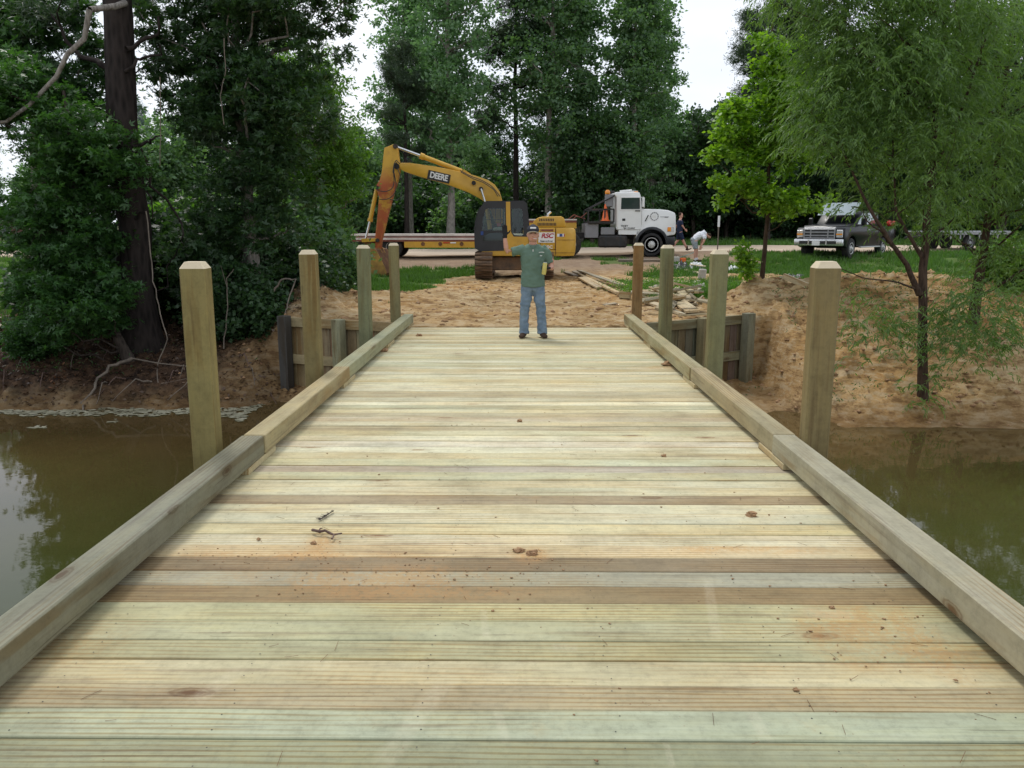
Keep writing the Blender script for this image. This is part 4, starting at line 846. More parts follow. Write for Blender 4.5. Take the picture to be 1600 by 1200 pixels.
# ------------------------------------------------------------------ timber wing walls
# creek side is towards the camera (-y): local y sign follows the wall direction
def wing2(p0, p1, label, ztop, cols, inner):
    d = Vector((p1[0]-p0[0], p1[1]-p0[1], 0)); Lw = d.length; a = math.atan2(d.y, d.x); sg = -1 if d.x > 0 else 1
    r = empty('wing_wall', (p0[0], p0[1], 0), a, label, 'retaining wall'); n = int(Lw/.19)
    for i in range(n): timber('plank', 2.0, .045, .188, r, (.1+i*(Lw-.1)/(n-.5), 0, ztop-1.05), (0, pi/2, 0), tuple(c*random.uniform(.8, 1.12) for c in cols[0]))
    for z_ in (ztop-.09, ztop-.80): timber('waler', Lw+.02, .062, .175, r, (Lw/2, sg*.056, z_), (0, 0, 0), cols[1])
    for f_, c_ in inner: timber('post', 2.6, .19, .19, r, (Lw*f_, sg*(.088+.098), ztop-1.28+(.02 if f_ > .9 else 0)), (0, pi/2, 0), c_)
wing2((-2.28, 14.35), (-4.45, 15.2), 'timber retaining wall with a dark end post left of the bridge', .04, [(.27, .21, .12), (.34, .28, .155)], [(.45, (.31, .31, .20)), (.97, (.065, .064, .06))])
wing2((2.28, 14.3), (4.45, 15.75), 'timber retaining wall under the scrap lumber right of the bridge', .04, [(.17, .15, .10), (.22, .21, .13)], [(.5, (.25, .22, .12)), (.97, (.20, .20, .14))])

# ------------------------------------------------------------------ things lying on the deck
def clod(px, py, s_, label, seed, parts=1):
    q = deckpt(px, py); mb = MB(); rr = random.Random(seed)
    for k in range(parts): mb.ball((rr.uniform(-1, 1)*s_*.7*(k > 0), rr.uniform(-1, 1)*s_*.5*(k > 0), s_*.38*(1 if k == 0 else .7)), s_*(1 if k == 0 else .6), 2, (1.15, .9, .62), 1.1, seed+k)
    return tag(mb.build('mud_clod', M['clod'], None, q), label, 'mud clod', 'mud clods dropped on the bridge deck')
clod(811, 862, .022, 'left one of the pair of orange mud clods in the middle of the deck', 1, 3)
clod(832, 866, .024, 'right one of the pair of orange mud clods in the middle of the deck', 2, 3)
clod(1174, 806, .026, 'crumbly mud clod near the right rail', 3, 4); clod(1037, 713, .018, 'small reddish mud clod right of the middle, halfway down the deck', 4)
clod(812, 659, .020, 'small mud clod in the middle of the deck, furthest of the central ones', 5, 2); clod(600, 549, .05, 'large mud clod against the far left rail', 6, 3)
clod(1043, 571, .055, 'large mud clod against the far right rail', 7, 3); clod(655, 525, .04, 'string of mud by the far left end of the deck', 8, 4)
clod(490, 850, .013, 'small clod just below the dead twig', 9, 2); clod(404, 843, .010, 'tiny clod left of the dead twig', 10); clod(1244, 1079, .011, 'small brown clod near the front right of the deck', 11)
clod(1300, 950, .010, 'small clod on the pale spot near the right rail', 12, 2); clod(1392, 692+170, .008, 'tiny clod near the right rail', 13); clod(770, 955, .006, 'tiny speck of mud near the middle front', 14)
q = deckpt(505, 838)
mb = MB(); mb.tube([(-.05, .035, .012), (-.035, .02, .016), (-.015, .012, .014), (.005, .015, .018), (.03, -.005, .014), (.045, -.012, .012), (.075, -.003, .014)], [.006, .0055, .006, .005, .0055, .004, .003], 7)
mb.tube([(-.02, .012, .014), (-.018, .03, .02), (-.012, .04, .018)], [.004, .003, .002], 6).tube([(.045, -.012, .012), (.047, -.03, .012), (.046, -.05, .01)], [.004, .0035, .004], 6)
tag(mb.build('twig', M['stick'], None, q, smooth=.9, sc=1.45), 'small knobbly dead twig lying on the deck', 'twig')
q = deckpt(508, 810); mb = MB(); rr = random.Random(2)
mb.tube([(-.015, -.03, .006), (0, .02, .008), (.02, .075, .006)], [.003, .002, .001], 5)
for k in range(90):
    t = rr.random(); a = rr.uniform(-1.2, 1.2); b0 = Vector((-.015+.035*t, -.03+.1*t, .007)); e = b0+Vector((sin(a)*.022*(1.1-t), -cos(a)*.018, rr.uniform(0, .012)))
    mb.tube([b0, e], [.0011, .0005], 3, False)
tag(mb.build('seed_tuft', M['fuzz'], None, q, sc=1.45), 'grey brown feathery seed tuft lying above the dead twig', 'seed tuft')
rng = np.random.default_rng(44)                       # fine crumbs of mud
cs = [(600, 900, .5, .14, 150), (470, 870, .45, .06, 90), (1380, 1000, .4, .25, 90), (830, 880, .1, .1, 30), (1000, 900, 1.5, .8, 130), (850, 650, 1.5, 1.6, 160), (900, 560, 1.5, 1.2, 90), (1175, 810, .15, .08, 20), (500, 850, .1, .12, 25)]
X_, Y_ = [], []
for px, py, ax_, ay_, n in cs: q = deckpt(px, py); X_.append(rng.normal(q[0], ax_, n)); Y_.append(rng.normal(q[1], ay_, n))
x = np.concatenate(X_); y = np.concatenate(Y_); k = (np.abs(x) < 1.85) & (y > 1.5) & (y < 13.7); x, y = x[k], y[k]; n = len(x); s_ = .0016+.006*rng.uniform(size=n)**3
v = (ico[None]*(1+.3*rng.normal(size=(n, 7, 1)))*s_[:, None, None]*np.array([1.2, 1, .6])+np.stack([x, y, s_*.3], 1)[:, None]).reshape(-1, 3)
tag(link('mud_crumbs', mesh_np('mud_crumbs', v, (np.array(fc)[None]+np.arange(n)[:, None, None]*7).reshape(-1, 3)), M['clod']), kind='stuff', label='small crumbs of mud and grit scattered on the deck')
n = 70; x = rng.uniform(-1.8, 1.8, n); y = rng.uniform(2.2, 6, n); a = rng.uniform(0, 3.14, n); mb = MB()
for i in range(n):
    l_ = rng.uniform(.03, .08); mb.tube([(x[i], y[i], .003), (x[i]+cos(a[i])*l_, y[i]+sin(a[i])*l_, .004)], .0009, 3, False)
tag(mb.build('pine_needles', M['deadleaf']), kind='stuff', label='dry pine needles scattered on the deck')

# ------------------------------------------------------------------ scrap lumber right of the bridge end
def board(pa, pb, w, t, label, col, roll=0, lift=0, grp='scrap boards heaped beyond the right end of the bridge', name='lumber_board', cat='board'):
    a, b2 = Vector(pa), Vector(pb); d = b2-a
    q = d.to_track_quat('X', 'Z').to_matrix().to_4x4() @ Matrix.Rotation(roll, 4, 'X')
    ob = link(name, timber_mesh(max(.1, round(d.length, 2)), w, t, .003), None); ob.matrix_world = Matrix.Translation((a+b2)/2+Vector((0, 0, t/2+lift))) @ q
    ob.color = (*col, 1); return tag(ob, label, cat, grp)
def gp(px, py, dz=0):                      # photo pixel -> point on the ground
    d = CM @ Vector(((px-800)/1244, -(py-600)/1244, -1)); Y = 12.0
    for _ in range(400):
        p = at(px, py, Y)
        if p.z <= hz(p.x, Y)+dz: break
        Y += .08
    p.z = hz(p.x, Y)+dz; return p
LB = [(905, 427, 972, 452, .20, .05, 'long grey board on top of the far stack', (.34, .31, .24), .10), (906, 431, 966, 461, .14, .05, 'long pale board sliding off the front of the far stack', (.52, .42, .26), .03),
      (936, 434, 985, 452, .14, .04, 'thin yellow board at the back of the far stack', (.56, .46, .27), .06), (908, 436, 938, 452, .22, .05, 'short wide board at the left of the far stack', (.44, .35, .22), .02), (884, 426, 900, 432, .2, .05, 'short grey board at the far left tip of the stack', (.30, .26, .21), .0),
      (897, 427, 912, 432, .18, .05, 'second short grey board at the tip of the stack', (.28, .25, .20), .04), (950, 440, 982, 449, .15, .05, 'board end poking out behind the last left post of the stack', (.50, .42, .28), .02),
      (968, 466, 985, 468, .2, .16, 'squared block right of the pale sliding board', (.40, .33, .19), 0), (944, 478, 962, 476, .1, .03, 'small split offcut lying on the dirt before the stack', (.42, .36, .26), 0),
      (1012, 450, 1075, 452, .25, .05, 'long board across the back of the near heap', (.42, .36, .22), .22), (1000, 454, 1016, 448, .2, .05, 'tilted board at the left back of the near heap', (.40, .36, .24), .18), (1003, 464, 1026, 462, .28, .07, 'thick brown block in the middle of the near heap', (.42, .34, .21), .10),
      (1000, 471, 1050, 488, .16, .05, 'pale board slanting under the thick brown block', (.50, .42, .28), .02), (1042, 462, 1082, 492, .30, .05, 'wide pale board slanting to the wall at the front of the heap', (.54, .45, .29), .05),
      (1034, 480, 1066, 494, .14, .05, 'narrow pale board beside the wide slanting one', (.52, .46, .33), .0), (1056, 474, 1084, 458, .2, .05, 'board leaning up to the right in the near heap', (.46, .42, .28), .10), (1070, 462, 1088, 470, .1, .04, 'thin stick across the leaning board', (.46, .40, .24), .20),
      (1052, 464, 1060, 458, .14, .05, 'short upright offcut in the near heap', (.50, .45, .30), .14), (1062, 497, 1102, 494, .07, .03, 'thin lath lying on the wall cap', (.52, .46, .30), .02), (1020, 460, 1030, 456, .18, .1, 'grey block behind the thick brown one', (.36, .33, .26), .12),
      (1078, 452, 1088, 448, .22, .05, 'grey offcut at the right end of the near heap', (.36, .33, .26), .16), (1085, 480, 1098, 468, .04, .03, 'thin stick standing out at the right of the near heap', (.40, .34, .24), .06), (1030, 486, 1046, 474, .2, .05, 'offcut half hidden beneath the heap', (.40, .34, .22), .0),
      (1224, 437, 1262, 452, .10, .12, 'square timber lying on the grass left of the nearest right post', (.50, .42, .27), .0), (966, 409, 1035, 409, .15, .10, 'long dark timber on the dirt behind the far right posts', (.22, .19, .16), .0),
      (1070, 424, 1100, 431, .15, .04, 'pale board in the rubbish behind the third post', (.50, .42, .30), .05), (1078, 418, 1102, 421, .12, .03, 'thin pale slat in the rubbish', (.54, .46, .34), .12), (1128, 430, 1150, 436, .12, .04, 'short board right of the second right post', (.45, .36, .26), .0),
      (1148, 424, 1160, 418, .05, .03, 'stick leaning in the white wrap', (.40, .32, .2), .03), (10, 508, -8, 516, .12, .04, 'short board on the left bank at the picture edge', (.40, .34, .25), .0)]
for px0, py0, px1, py1, w, t, lb, c_, lf in LB:
    a, b2 = gp(px0, py0+lf*12), gp(px1, py1+lf*12); board(a, b2, w, t, lb, c_, random.uniform(-.2, .2), lf)
ro = random.Random(31)
for k in range(26):
    c0 = gp(ro.uniform(1004, 1092), ro.uniform(458, 492)); a_ = ro.uniform(0, 3.14); l_ = ro.uniform(.2, 1.0); dv = Vector((cos(a_)*l_/2, sin(a_)*l_/2, ro.uniform(-.08, .08)))
    board(c0-dv, c0+dv, ro.choice([.09, .14, .19]), ro.choice([.04, .05]), 'short pale offcut tumbled into the near lumber heap', ro.choice([(.5, .42, .28), (.42, .36, .22), (.36, .33, .24)]), ro.uniform(-.6, .6), ro.uniform(.02, .34))
a = gp(1166, 565); a.z += .06; board(a+Vector((-.02, .0, -.12)), a+Vector((.03, .06, .16)), .16, .06, 'square offcut stuck in the right bank below the wing wall', (.36, .30, .18), .3)
# rubbish: black sheet, white wrap, grey block, small box
def sheet(name, c, sx_, sy_, h, m, label, cat, seed):
    n = 26; u = np.linspace(-1, 1, n); U, V_ = np.meshgrid(u, u); r = 1+.35*(fbm(U*2+seed, V_*2, 1.2, 3, seed)-.5)*2
    X = U*sx_*r; Y = V_*sy_*r; Z = h*np.clip(1-(U**2+V_**2)*.8, 0, 1)*(.3+1.3*np.abs(fbm(U*3+seed*3, V_*3, 1.1, 4, seed+3)-.5)*2)+.01; Z = Z+ground(X+c[0], Y+c[1])-c[2]
    ii = np.arange(n*n).reshape(n, n); me = mesh_np(name, np.stack([X, Y, Z], -1).reshape(-1, 3), np.stack([ii[:-1, :-1], ii[:-1, 1:], ii[1:, 1:], ii[1:, :-1]], -1).reshape(-1, 4), True)
    return tag(link(name, me, m, None, c), label, cat)
sheet('plastic_sheet', gp(1062, 420), .42, .4, .3, M['plastic_black'], 'crumpled black plastic sheet behind the third right post', 'plastic sheet', 1)
sheet('plastic_sheet', gp(1238, 436), .5, .4, .22, M['plastic_black'], 'crumpled black plastic left of the nearest right post', 'plastic sheet', 2)
sheet('plastic_wrap', gp(1146, 422), .38, .3, .18, M['plastic_white'], 'torn white wrapping on the ground right of the second right post', 'plastic wrap', 3)
sheet('plastic_wrap', gp(1088, 418), .3, .3, .28, M['plastic_white'], 'torn white wrapping among the rubbish boards', 'plastic wrap', 4)
q = gp(1052, 411); mb = MB().box((0, 0, .12), (.45, .3, .24), None, .02); tag(mb.build('carton', M['concrete'], None, q, (0, 0, .1)), 'pale carton behind the black plastic sheet', 'box')
q = gp(1058, 411); mb = MB().box((.22, -.05, .1), (.2, .2, .18), None, .01); tag(mb.build('carton', M['orange'], None, q, (0, 0, .1)), 'small brown carton beside the pale one', 'box')
q = gp(1096, 436); mb = MB().box((0, 0, .16), (.26, .12, .36), None, .03); tag(mb.build('concrete_block', M['concrete'], None, q, (0.1, .08, .1)), 'upright pale slab standing in the rubbish', 'slab')
q = gp(1090, 458); mb = MB().ball((0, 0, .1), .2, 3, (1, .8, .8), .8, 4); tag(mb.build('dirt_lump', M['concrete'], None, q), 'grey lump of dry mortar at the right of the near heap', 'lump')
# thin marker stake across the road
q = at(1121, 392, 37); q.z = hz(q.x, 37); st = empty('marker_stake', q, 0, 'thin marker stake with a white top beyond the bending man', 'marker')
MB().box((0, 0, .6), (.05, .03, 1.2), None, .004).build('pole', M['vine'], st); MB().box((0, 0, 1.38), (.10, .035, .5), None, .006).build('white_top', M['label'], st)
# reddish garden hose near the bending man
a = gp(1092, 393); b2 = gp(1062, 404)
tag(MB().tube([a+Vector((0, 0, .12)), a.lerp(b2, .3)+Vector((0, 0, .04)), a.lerp(b2, .6)+Vector((0, 0, .03)), b2+Vector((0, 0, .03))], .018, 6).build('strap', simple('green_strap', (.16, .28, .24), .5), None), 'pale green strap trailing on the ground to the bending man', 'strap')

# ------------------------------------------------------------------ brick house far left
q = at(14, 367, 75); hs = empty('brick_house', (q.x, 75, hz(q.x, 75)-.1), .1, 'brown brick house across the lawn at the far left', 'house')
MB().plate([(-4, 0), (1.5, 0), (1.5, 1.35), (-4, 1.35)], -.1, 5, [[(-.6, .45), (.25, .45), (.25, 1.2), (-.6, 1.2)], [(-3, .3), (-2, .3), (-2, 1.2), (-3, 1.2)]]).build('wall', M['brick'], hs)
rf = MB().plate([(-4.4, 1.35), (2.0, 1.35), (.9, 2.6), (-4.2, 2.6)], -.5, 5.4).build('roof', M['roof'], hs)
for x0, x1, z0 in ((-.6, .25, .45), (-3, -2, .3)):
    wn = MB().plate([(x0, z0), (x1, z0), (x1, 1.2), (x0, 1.2)], -.02, .06, [[(x0+.06, z0+.06), (x1-.06, z0+.06), (x1-.06, 1.14), (x0+.06, 1.14)]]).build('window', M['label'], hs)
    MB().box(((x0+x1)/2, .03, (z0+1.2)/2), (x1-x0-.1, .02, 1.2-z0-.1)).build('pane', M['glassdark'], wn)
# ------------------------------------------------------------------ wheels
def tyre(mb, r, w, rim, tread=True):
    mb.lathe([(rim, -w*.42), (r*.86, -w*.5), (r*.965, -w*.44), (r, -w*.3), (r, w*.3), (r*.965, w*.44), (r*.86, w*.5), (rim, w*.42)], n=36)
    if tread:
        for k in range(40):
            a = 2*pi*k/40; Mx = Matrix.Rotation(-a, 3, 'Y')
            mb.box(Mx @ Vector((r*1.003, 0, 0)), (.02, w*.55, r*.075), Mx)
    return mb
def wheel(parent, loc, r, w, rim, rimm, side=-1, hub='steel', name='wheel'):
    e = empty(name, loc); e.parent = parent
    tyre(MB(), r, w, rim*.98).build('tyre', M['rubber'], e, smooth=.7)
    mb = MB(); s = side*w*.5
    mb.lathe([(rim*.99, s*.8), (rim, s*.98), (rim*.93, s*.98), (rim*.86, s*.62), (rim*.62, s*.52), (rim*.5, s*.95), (rim*.24, s*1.0), (rim*.22, s*1.3), (rim*.05, s*1.35)], n=28)
    mb.build('rim', rimm, e, smooth=.6)
    mb = MB()
    for k in range(10):
        a = 2*pi*k/10
        mb.cyl((cos(a)*rim*.42, s*.9, sin(a)*rim*.42), (cos(a)*rim*.42, s*1.12, sin(a)*rim*.42), rim*.045, 6)
        mb.cyl((cos(a+.3)*rim*.73, s*.5, sin(a+.3)*rim*.73), (cos(a+.3)*rim*.73, s*.6, sin(a+.3)*rim*.73), rim*.07, 8)
    mb.build('wheel_nuts', M['darkmetal'], e); return e
# ------------------------------------------------------------------ excavator
EX0 = Vector((at(801.5, 400, 29.2).x, 29.2, 0)); EX0.z = hz(EX0.x, 28.0)+.02
exc = empty('excavator', EX0, 0, 'yellow tracked excavator with raised boom, rusty red stick and black cab behind the man', 'excavator')
def ec(cx, cz, yl):                              # crop pixels of the photo detail -> local point of the machine at lateral offset yl
    p = at(540+cx/4.324, 210+cz/4.324, EX0.y+yl)-EX0; return (p.x, p.z)
def ecs(lst, yl): return [ec(a, b_, yl) for a, b_ in lst]
yB = 0.0                                          # boom plane
bo = [(1058, 600), (1056, 440), (1040, 385), (1008, 340), (960, 308), (880, 280), (800, 258), (700, 235), (600, 216), (500, 202), (430, 192), (372, 192), (358, 212), (372, 236), (400, 252), (500, 285), (620, 318), (720, 350), (830, 392), (900, 430), (945, 460), (985, 520), (1010, 600)]
boom = MB().plate(ecs(bo, yB-.2), -.22, .22, (), .02).build('boom', M['yellow'], exc, smooth=.5)
e0 = ecs([(770, 262), (800, 236), (840, 262), (850, 285)], yB-.2); MB().plate(e0, -.16, .16).build('boom_bracket', M['yellow'], exc)
for p_ in ((866, 328), (915, 368)):
    q = ec(*p_, yB-.25); MB().cyl((q[0], -.30, q[1]), (q[0], .30, q[1]), .075, 14).build('pin', M['darkmetal'], exc, smooth=.6)
for s_ in (-.33, .33):
    a = ec(915, 368, s_); b_ = ec(955, 500, s_); c_ = ec(975, 640, s_)
    lc = MB().cyl((a[0], s_, a[1]), (b_[0], s_, b_[1]), .035, 12).build('lift_cylinder', M['chrome'], exc, smooth=.6)
    MB().cyl((b_[0], s_, b_[1]), (c_[0], s_, c_[1]), .075, 14).build('barrel', M['yellow'], lc, smooth=.6)
so_ = [(262, 90), (300, 76), (322, 66), (345, 78), (352, 110), (360, 180), (368, 215), (366, 250), (348, 320), (318, 420), (290, 520), (262, 640), (243, 712), (236, 775), (205, 782), (197, 712), (205, 640), (216, 540), (226, 420), (206, 372), (208, 345), (232, 305), (245, 250), (252, 170)]
stick = MB().plate(ecs(so_, yB-.15), -.16, .16, (), .015).build('stick', M['rusty'], exc, smooth=.5)
for p_, r_ in (((345, 215), .10), ((215, 715), .07), ((335, 80), .08), ((212, 360), .07)):
    q = ec(*p_, yB-.2); MB().cyl((q[0], -.24, q[1]), (q[0], .24, q[1]), r_, 14).build('pin', M['darkmetal'], exc, smooth=.6)
a, b_, c_ = ec(340, 84, 0), ec(508, 145, 0), ec(785, 250, 0)
sc1 = MB().cyl((b_[0], 0, b_[1]), (c_[0], 0, c_[1]), .085, 16).cyl((b_[0]-.02, 0, b_[1]+.01), (b_[0]+.12, 0, b_[1]-.045), .11, 16).build('stick_cylinder', M['yellow'], exc, smooth=.6)
MB().cyl((a[0], 0, a[1]), (b_[0], 0, b_[1]), .045, 12).build('rod', M['chrome'], sc1, smooth=.6)
a, b_, c_ = ec(212, 365, 0), ec(165, 585, 0), ec(135, 708, 0)
sc2 = MB().cyl((a[0], -.0, a[1]), (b_[0], 0, b_[1]), .075, 14).cyl((b_[0]+.02, 0, b_[1]+.08), (b_[0], 0, b_[1]-.02), .095, 14).build('bucket_cylinder', M['yellow'], exc, smooth=.6)
MB().cyl((b_[0], 0, b_[1]), (c_[0], 0, c_[1]), .04, 12).build('rod', M['chrome'], sc2, smooth=.6)
mb = MB()
for s_ in (-.21, .17): mb.plate(ecs([(112, 704), (218, 700), (222, 722), (118, 728)], 0), s_, s_+.04)
mb.build('tipping_link', M['yellow'], exc)
mb = MB()
for s_ in (-.14, .10): mb.plate(ecs([(118, 715), (150, 710), (205, 800), (180, 815)], 0), s_, s_+.04)
mb.build('bucket_link', M['rust'], exc)
# bucket: mouth to the left, two side plates, curved shell, teeth
BX = ec(218, 775, 0); bk = empty('bucket', (BX[0], 0, BX[1])); bk.parent = exc; bk.rotation_euler = (0, 0, R(-14))
def bl(lst): return [((a-218)*.00538, (775-b_)*.00528) for a, b_ in lst]
shell_o = bl([(178, 795), (205, 765), (245, 775), (275, 830), (305, 890), (318, 930), (308, 962), (270, 975), (150, 972)]); 
inner = bl([(150, 960), (262, 962), (295, 950), (303, 930), (293, 893), (265, 838), (238, 790), (205, 780), (186, 800)])
mb = MB(); mb.plate(shell_o+inner, -.5, .5); mb.build('shell', M['rust'], bk)
side_o = bl([(178, 795), (205, 765), (245, 775), (275, 830), (305, 890), (318, 930), (308, 962), (270, 975), (150, 972), (190, 940), (205, 900), (200, 850)])
for s_ in (-.53, .50): MB().plate(side_o, s_, s_+.03).build('side_plate', M['yellow_worn'], bk)
for k in range(5):
    x0, z0 = bl([(150, 966)])[0]; MB().box((x0-.05, -.42+.21*k, z0), (.18, .08, .05), None, .012).build('tooth', M['track'], bk)
mb = MB()
for s_ in (-.15, .11): mb.plate(bl([(190, 800), (205, 760), (240, 762), (262, 800), (240, 815)]), s_, s_+.04)
mb.build('bucket_ears', M['yellow_worn'], bk)
# hoses
HS = [[(345, 205), (322, 230), (330, 320), (315, 370), (270, 388), (215, 380)], [(350, 190), (330, 200), (326, 250), (345, 340), (335, 400), (290, 440), (228, 438)], [(352, 230), (380, 300), (385, 380), (370, 430), (345, 448), (300, 440)],
      [(430, 190), (410, 160), (440, 170), (455, 190)], [(370, 200), (345, 175), (330, 200), (322, 260)], [(775, 245), (850, 285), (920, 310), (990, 350), (1045, 420)], [(780, 255), (860, 300), (930, 325), (1000, 370), (1030, 420)]]
for i, h_ in enumerate(HS):
    pts = [ec(*p_, -.26) for p_ in h_]; P_ = np.array([(a, -.27-.02*i, b_) for a, b_ in pts]); t = np.linspace(0, len(P_)-1, 22)
    k_ = np.arange(len(P_)); P2 = np.stack([np.interp(t, k_, P_[:, j]) for j in range(3)], 1)
    P3 = P2.copy(); P3[1:-1] = (P2[:-2]+P2[1:-1]+P2[2:])/3
    MB().tube([tuple(p_) for p_ in P3], .016, 6).build('hydraulic_hose', M['black'], exc, smooth=.8)
# DEERE lettering on both sides of the boom
q = ec(630, 286, -.25); ang = math.atan2(-(318-252), (700-560))*.52
dp = empty('name_plate', (q[0], -.233, q[1])); dp.parent = exc; dp.rotation_euler = (0, R(12.5), 0)
MB().box((0, 0, 0), (.80, .012, .31), None).build('backing', M['ink'], dp); MB().box((0, -.004, 0), (.785, .012, .295), None).build('field', M['ink'], dp)
link('lettering', text_mesh('DEERE', .285, .006, True, 0, .95, .82), M['label'], dp, (0, -.014, 0), (R(90), 0, 0))
# undercarriage: tracks point at the camera
def track(x):
    tr_ = empty('track', (x, 0, 0)); tr_.parent = exc; Lh = 1.38; r_ = .40; zc = .44
    prof = []
    for k in range(13): a = -pi/2+pi*k/12; prof.append((Lh+r_*.84*cos(a), zc+r_*.84*sin(a)))
    for k in range(13): a = pi/2+pi*k/12; prof.append((-Lh+r_*.84*cos(a), zc+r_*.84*sin(a)))
    mb = MB(); mb.plate(prof, -.20, .20); bmesh.ops.rotate(mb.bm, verts=mb.bm.verts, cent=(0, 0, 0), matrix=Matrix.Rotation(pi/2, 3, 'Z')); mb.build('track_frame', M['track'], tr_)
    per = 4*Lh+2*pi*r_; n = 44
    if 'shoe' not in _tc:
        _tc['shoe'] = MB().box((0, 0, 0), (.60, .165, .03)).box((0, -.06, .03), (.60, .016, .045)).box((0, 0.01, .025), (.60, .012, .025)).mesh('track_shoe'); _tc['shoe'].materials.append(M['track'])
    for k in range(n):
        s_ = per*k/n
        if s_ < 2*Lh: y, z, a = -Lh+s_, zc+r_, 0
        elif s_ < 2*Lh+pi*r_: t = (s_-2*Lh)/r_; y, z, a = Lh+r_*sin(t), zc+r_*cos(t), -t
        elif s_ < 4*Lh+pi*r_: y, z, a = Lh-(s_-2*Lh-pi*r_), zc-r_, pi
        else: t = (s_-4*Lh-pi*r_)/r_; y, z, a = -Lh-r_*sin(t), zc-r_*cos(t), pi-t
        link('track_shoe', _tc['shoe'], None, tr_, (0, y, z), (a, 0, 0))
    return tr_
tx = [at(755.5, 430, 27.4).x-EX0.x, at(857, 430, 27.4).x-EX0.x-.12]
for t_ in tx: track(t_)
MB().plate([(-1.0, .25), (1.0, .25), (.85, .72), (-.85, .72)], -1.0, .9, (), .04).build('car_body', M['track'], exc)
MB().cyl((0, 0, .7), (0, 0, .92), .62, 28).build('slew_ring', M['darkmetal'], exc, smooth=.6)
# upper structure: deck, engine hood, counterweight
yF = -1.24
mb = MB(); mb.plate(ecs([(915, 782), (1420, 782), (1420, 822), (930, 822)], yF), yF, 1.2, (), .02); mb.build('slew_deck', M['yellow'], exc)
mb = MB(); mb.plate(ecs([(1232, 630), (1418, 630), (1418, 780), (1232, 780)], yF), yF+.004, 1.2, (), .03); mb.build('side_body', M['yellow'], exc, smooth=.5)
# counterweight with a rounded back corner (plan view outline)
x0, x1 = ec(1422, 700, yF)[0], ec(1556, 700, yF+.5)[0]; z0, z1 = ec(1500, 822, yF)[1], ec(1500, 632, yF)[1]; w_ = x1-x0
pl = [(x0, -1.24)]+[(x1-.55+.55*sin(R(a)), -.69-.55*cos(R(a))) for a in range(0, 91, 15)]+[(x1-.55+.55*cos(R(a)), .69+.55*sin(R(a))) for a in range(0, 91, 15)]+[(x0, 1.24)]
mb = MB(); bm = mb.bm; rings = []
for z_, k_ in ((z0, .93), (z0+.12, .98), (z0+.3, 1.0), (z1-.22, 1.0), (z1-.06, .97), (z1, .88)):
    rings.append([bm.verts.new((x0+(a-x0)*k_, b_*(.985 if k_ < .95 else 1), z_)) for a, b_ in pl])
for A_, B_ in zip(rings, rings[1:]):
    for k in range(len(pl)): bm.faces.new((A_[k], A_[(k+1) % len(pl)], B_[(k+1) % len(pl)], B_[k]))
bm.faces.new(rings[0][::-1]); bm.faces.new(rings[-1]); mb.build('counterweight', M['yellow'], exc, smooth=.7)
hood = MB().plate(ecs([(1258, 628), (1280, 580), (1300, 562), (1330, 555), (1462, 553), (1480, 570), (1492, 628)], yF+.12), yF+.12, .95, (), .05).build('engine_hood', M['yellow'], exc, smooth=.6)
for k in range(9):
    q = ec(1312+k*11.5, 577, yF+.12); MB().box((q[0], yF+.115, q[1]), (.03, .012, .085), Matrix.Rotation(.12, 3, 'Y')).build('vent_slot', M['ink'], hood)
for k in range(14):
    q = ec(1300+k*9.2, 607, yF+.12); MB().box((q[0], yF+.115, q[1]), (.026, .012, .10)).build('vent_slot', M['ink'], hood)
q = ec(1362, 553, 0); MB().tube([(q[0], -.3, q[1]-.05), (q[0]+.02, -.3, q[1]+.06), (q[0]+.12, -.3, q[1]+.15)], .045, 12).build('exhaust', M['chrome'], exc, smooth=.6)
q = ec(1357, 697, yF); sg_ = empty('rental_sign', (q[0], yF-.006, q[1])); sg_.parent = exc
MB().box((0, 0, 0), (.56, .012, .345)).build('panel', M['label'], sg_)
link('lettering', text_mesh('RSC', .215, .004, True, .25, .95, 1.12), M['red'], sg_, (0.02, -.008, .055), (R(90), 0, 0))
link('small_print', text_mesh('Equipment Rental', .062, .003, True, 0, 1, .95), M['ink'], sg_, (0, -.008, -.118), (R(90), 0, 0))
q = ec(1362, 762, yF); link('model_number', text_mesh('190C', .15, .004, True, 0, 1.05, 1.1), M['label'], exc, (q[0], yF-.001, q[1]), (R(90), 0, 0))
q = ec(1363, 648, yF); MB().box((q[0], yF-.001, q[1]), (.42, .006, .07)).build('orange_reflector', M['trailer_red'], exc)
q = ec(1455, 681, yF); fl = empty('flag_sticker', (q[0], yF-.002, q[1])); fl.parent = exc
MB().box((0, 0, 0), (.26, .006, .10)).build('sticker', M['label'], fl); MB().box((0, -.003, 0), (.10, .006, .09)).build('emblem', M['blue'], fl); MB().box((.115, -.003, 0), (.03, .006, .09)).build('edge', M['red'], fl)
q = ec(1166, 738, yF); MB().box((q[0], yF-.004, q[1]), (.15, .008, .09), None, .003).build('door_latch', M['black'], exc)
for sx0, sz0, sx1, sz1 in ((1316, 640, 1316, 778), (1418, 640, 1418, 815), (1236, 800, 1550, 800), (1430, 715, 1548, 712)):
    a, b_ = ec(sx0, sz0, yF), ec(sx1, sz1, yF); MB().box(((a[0]+b_[0])/2, yF+.001, (a[1]+b_[1])/2), (max(.014, abs(a[0]-b_[0])), .008, max(.014, abs(a[1]-b_[1])))).build('panel_seam', M['rust'], exc)
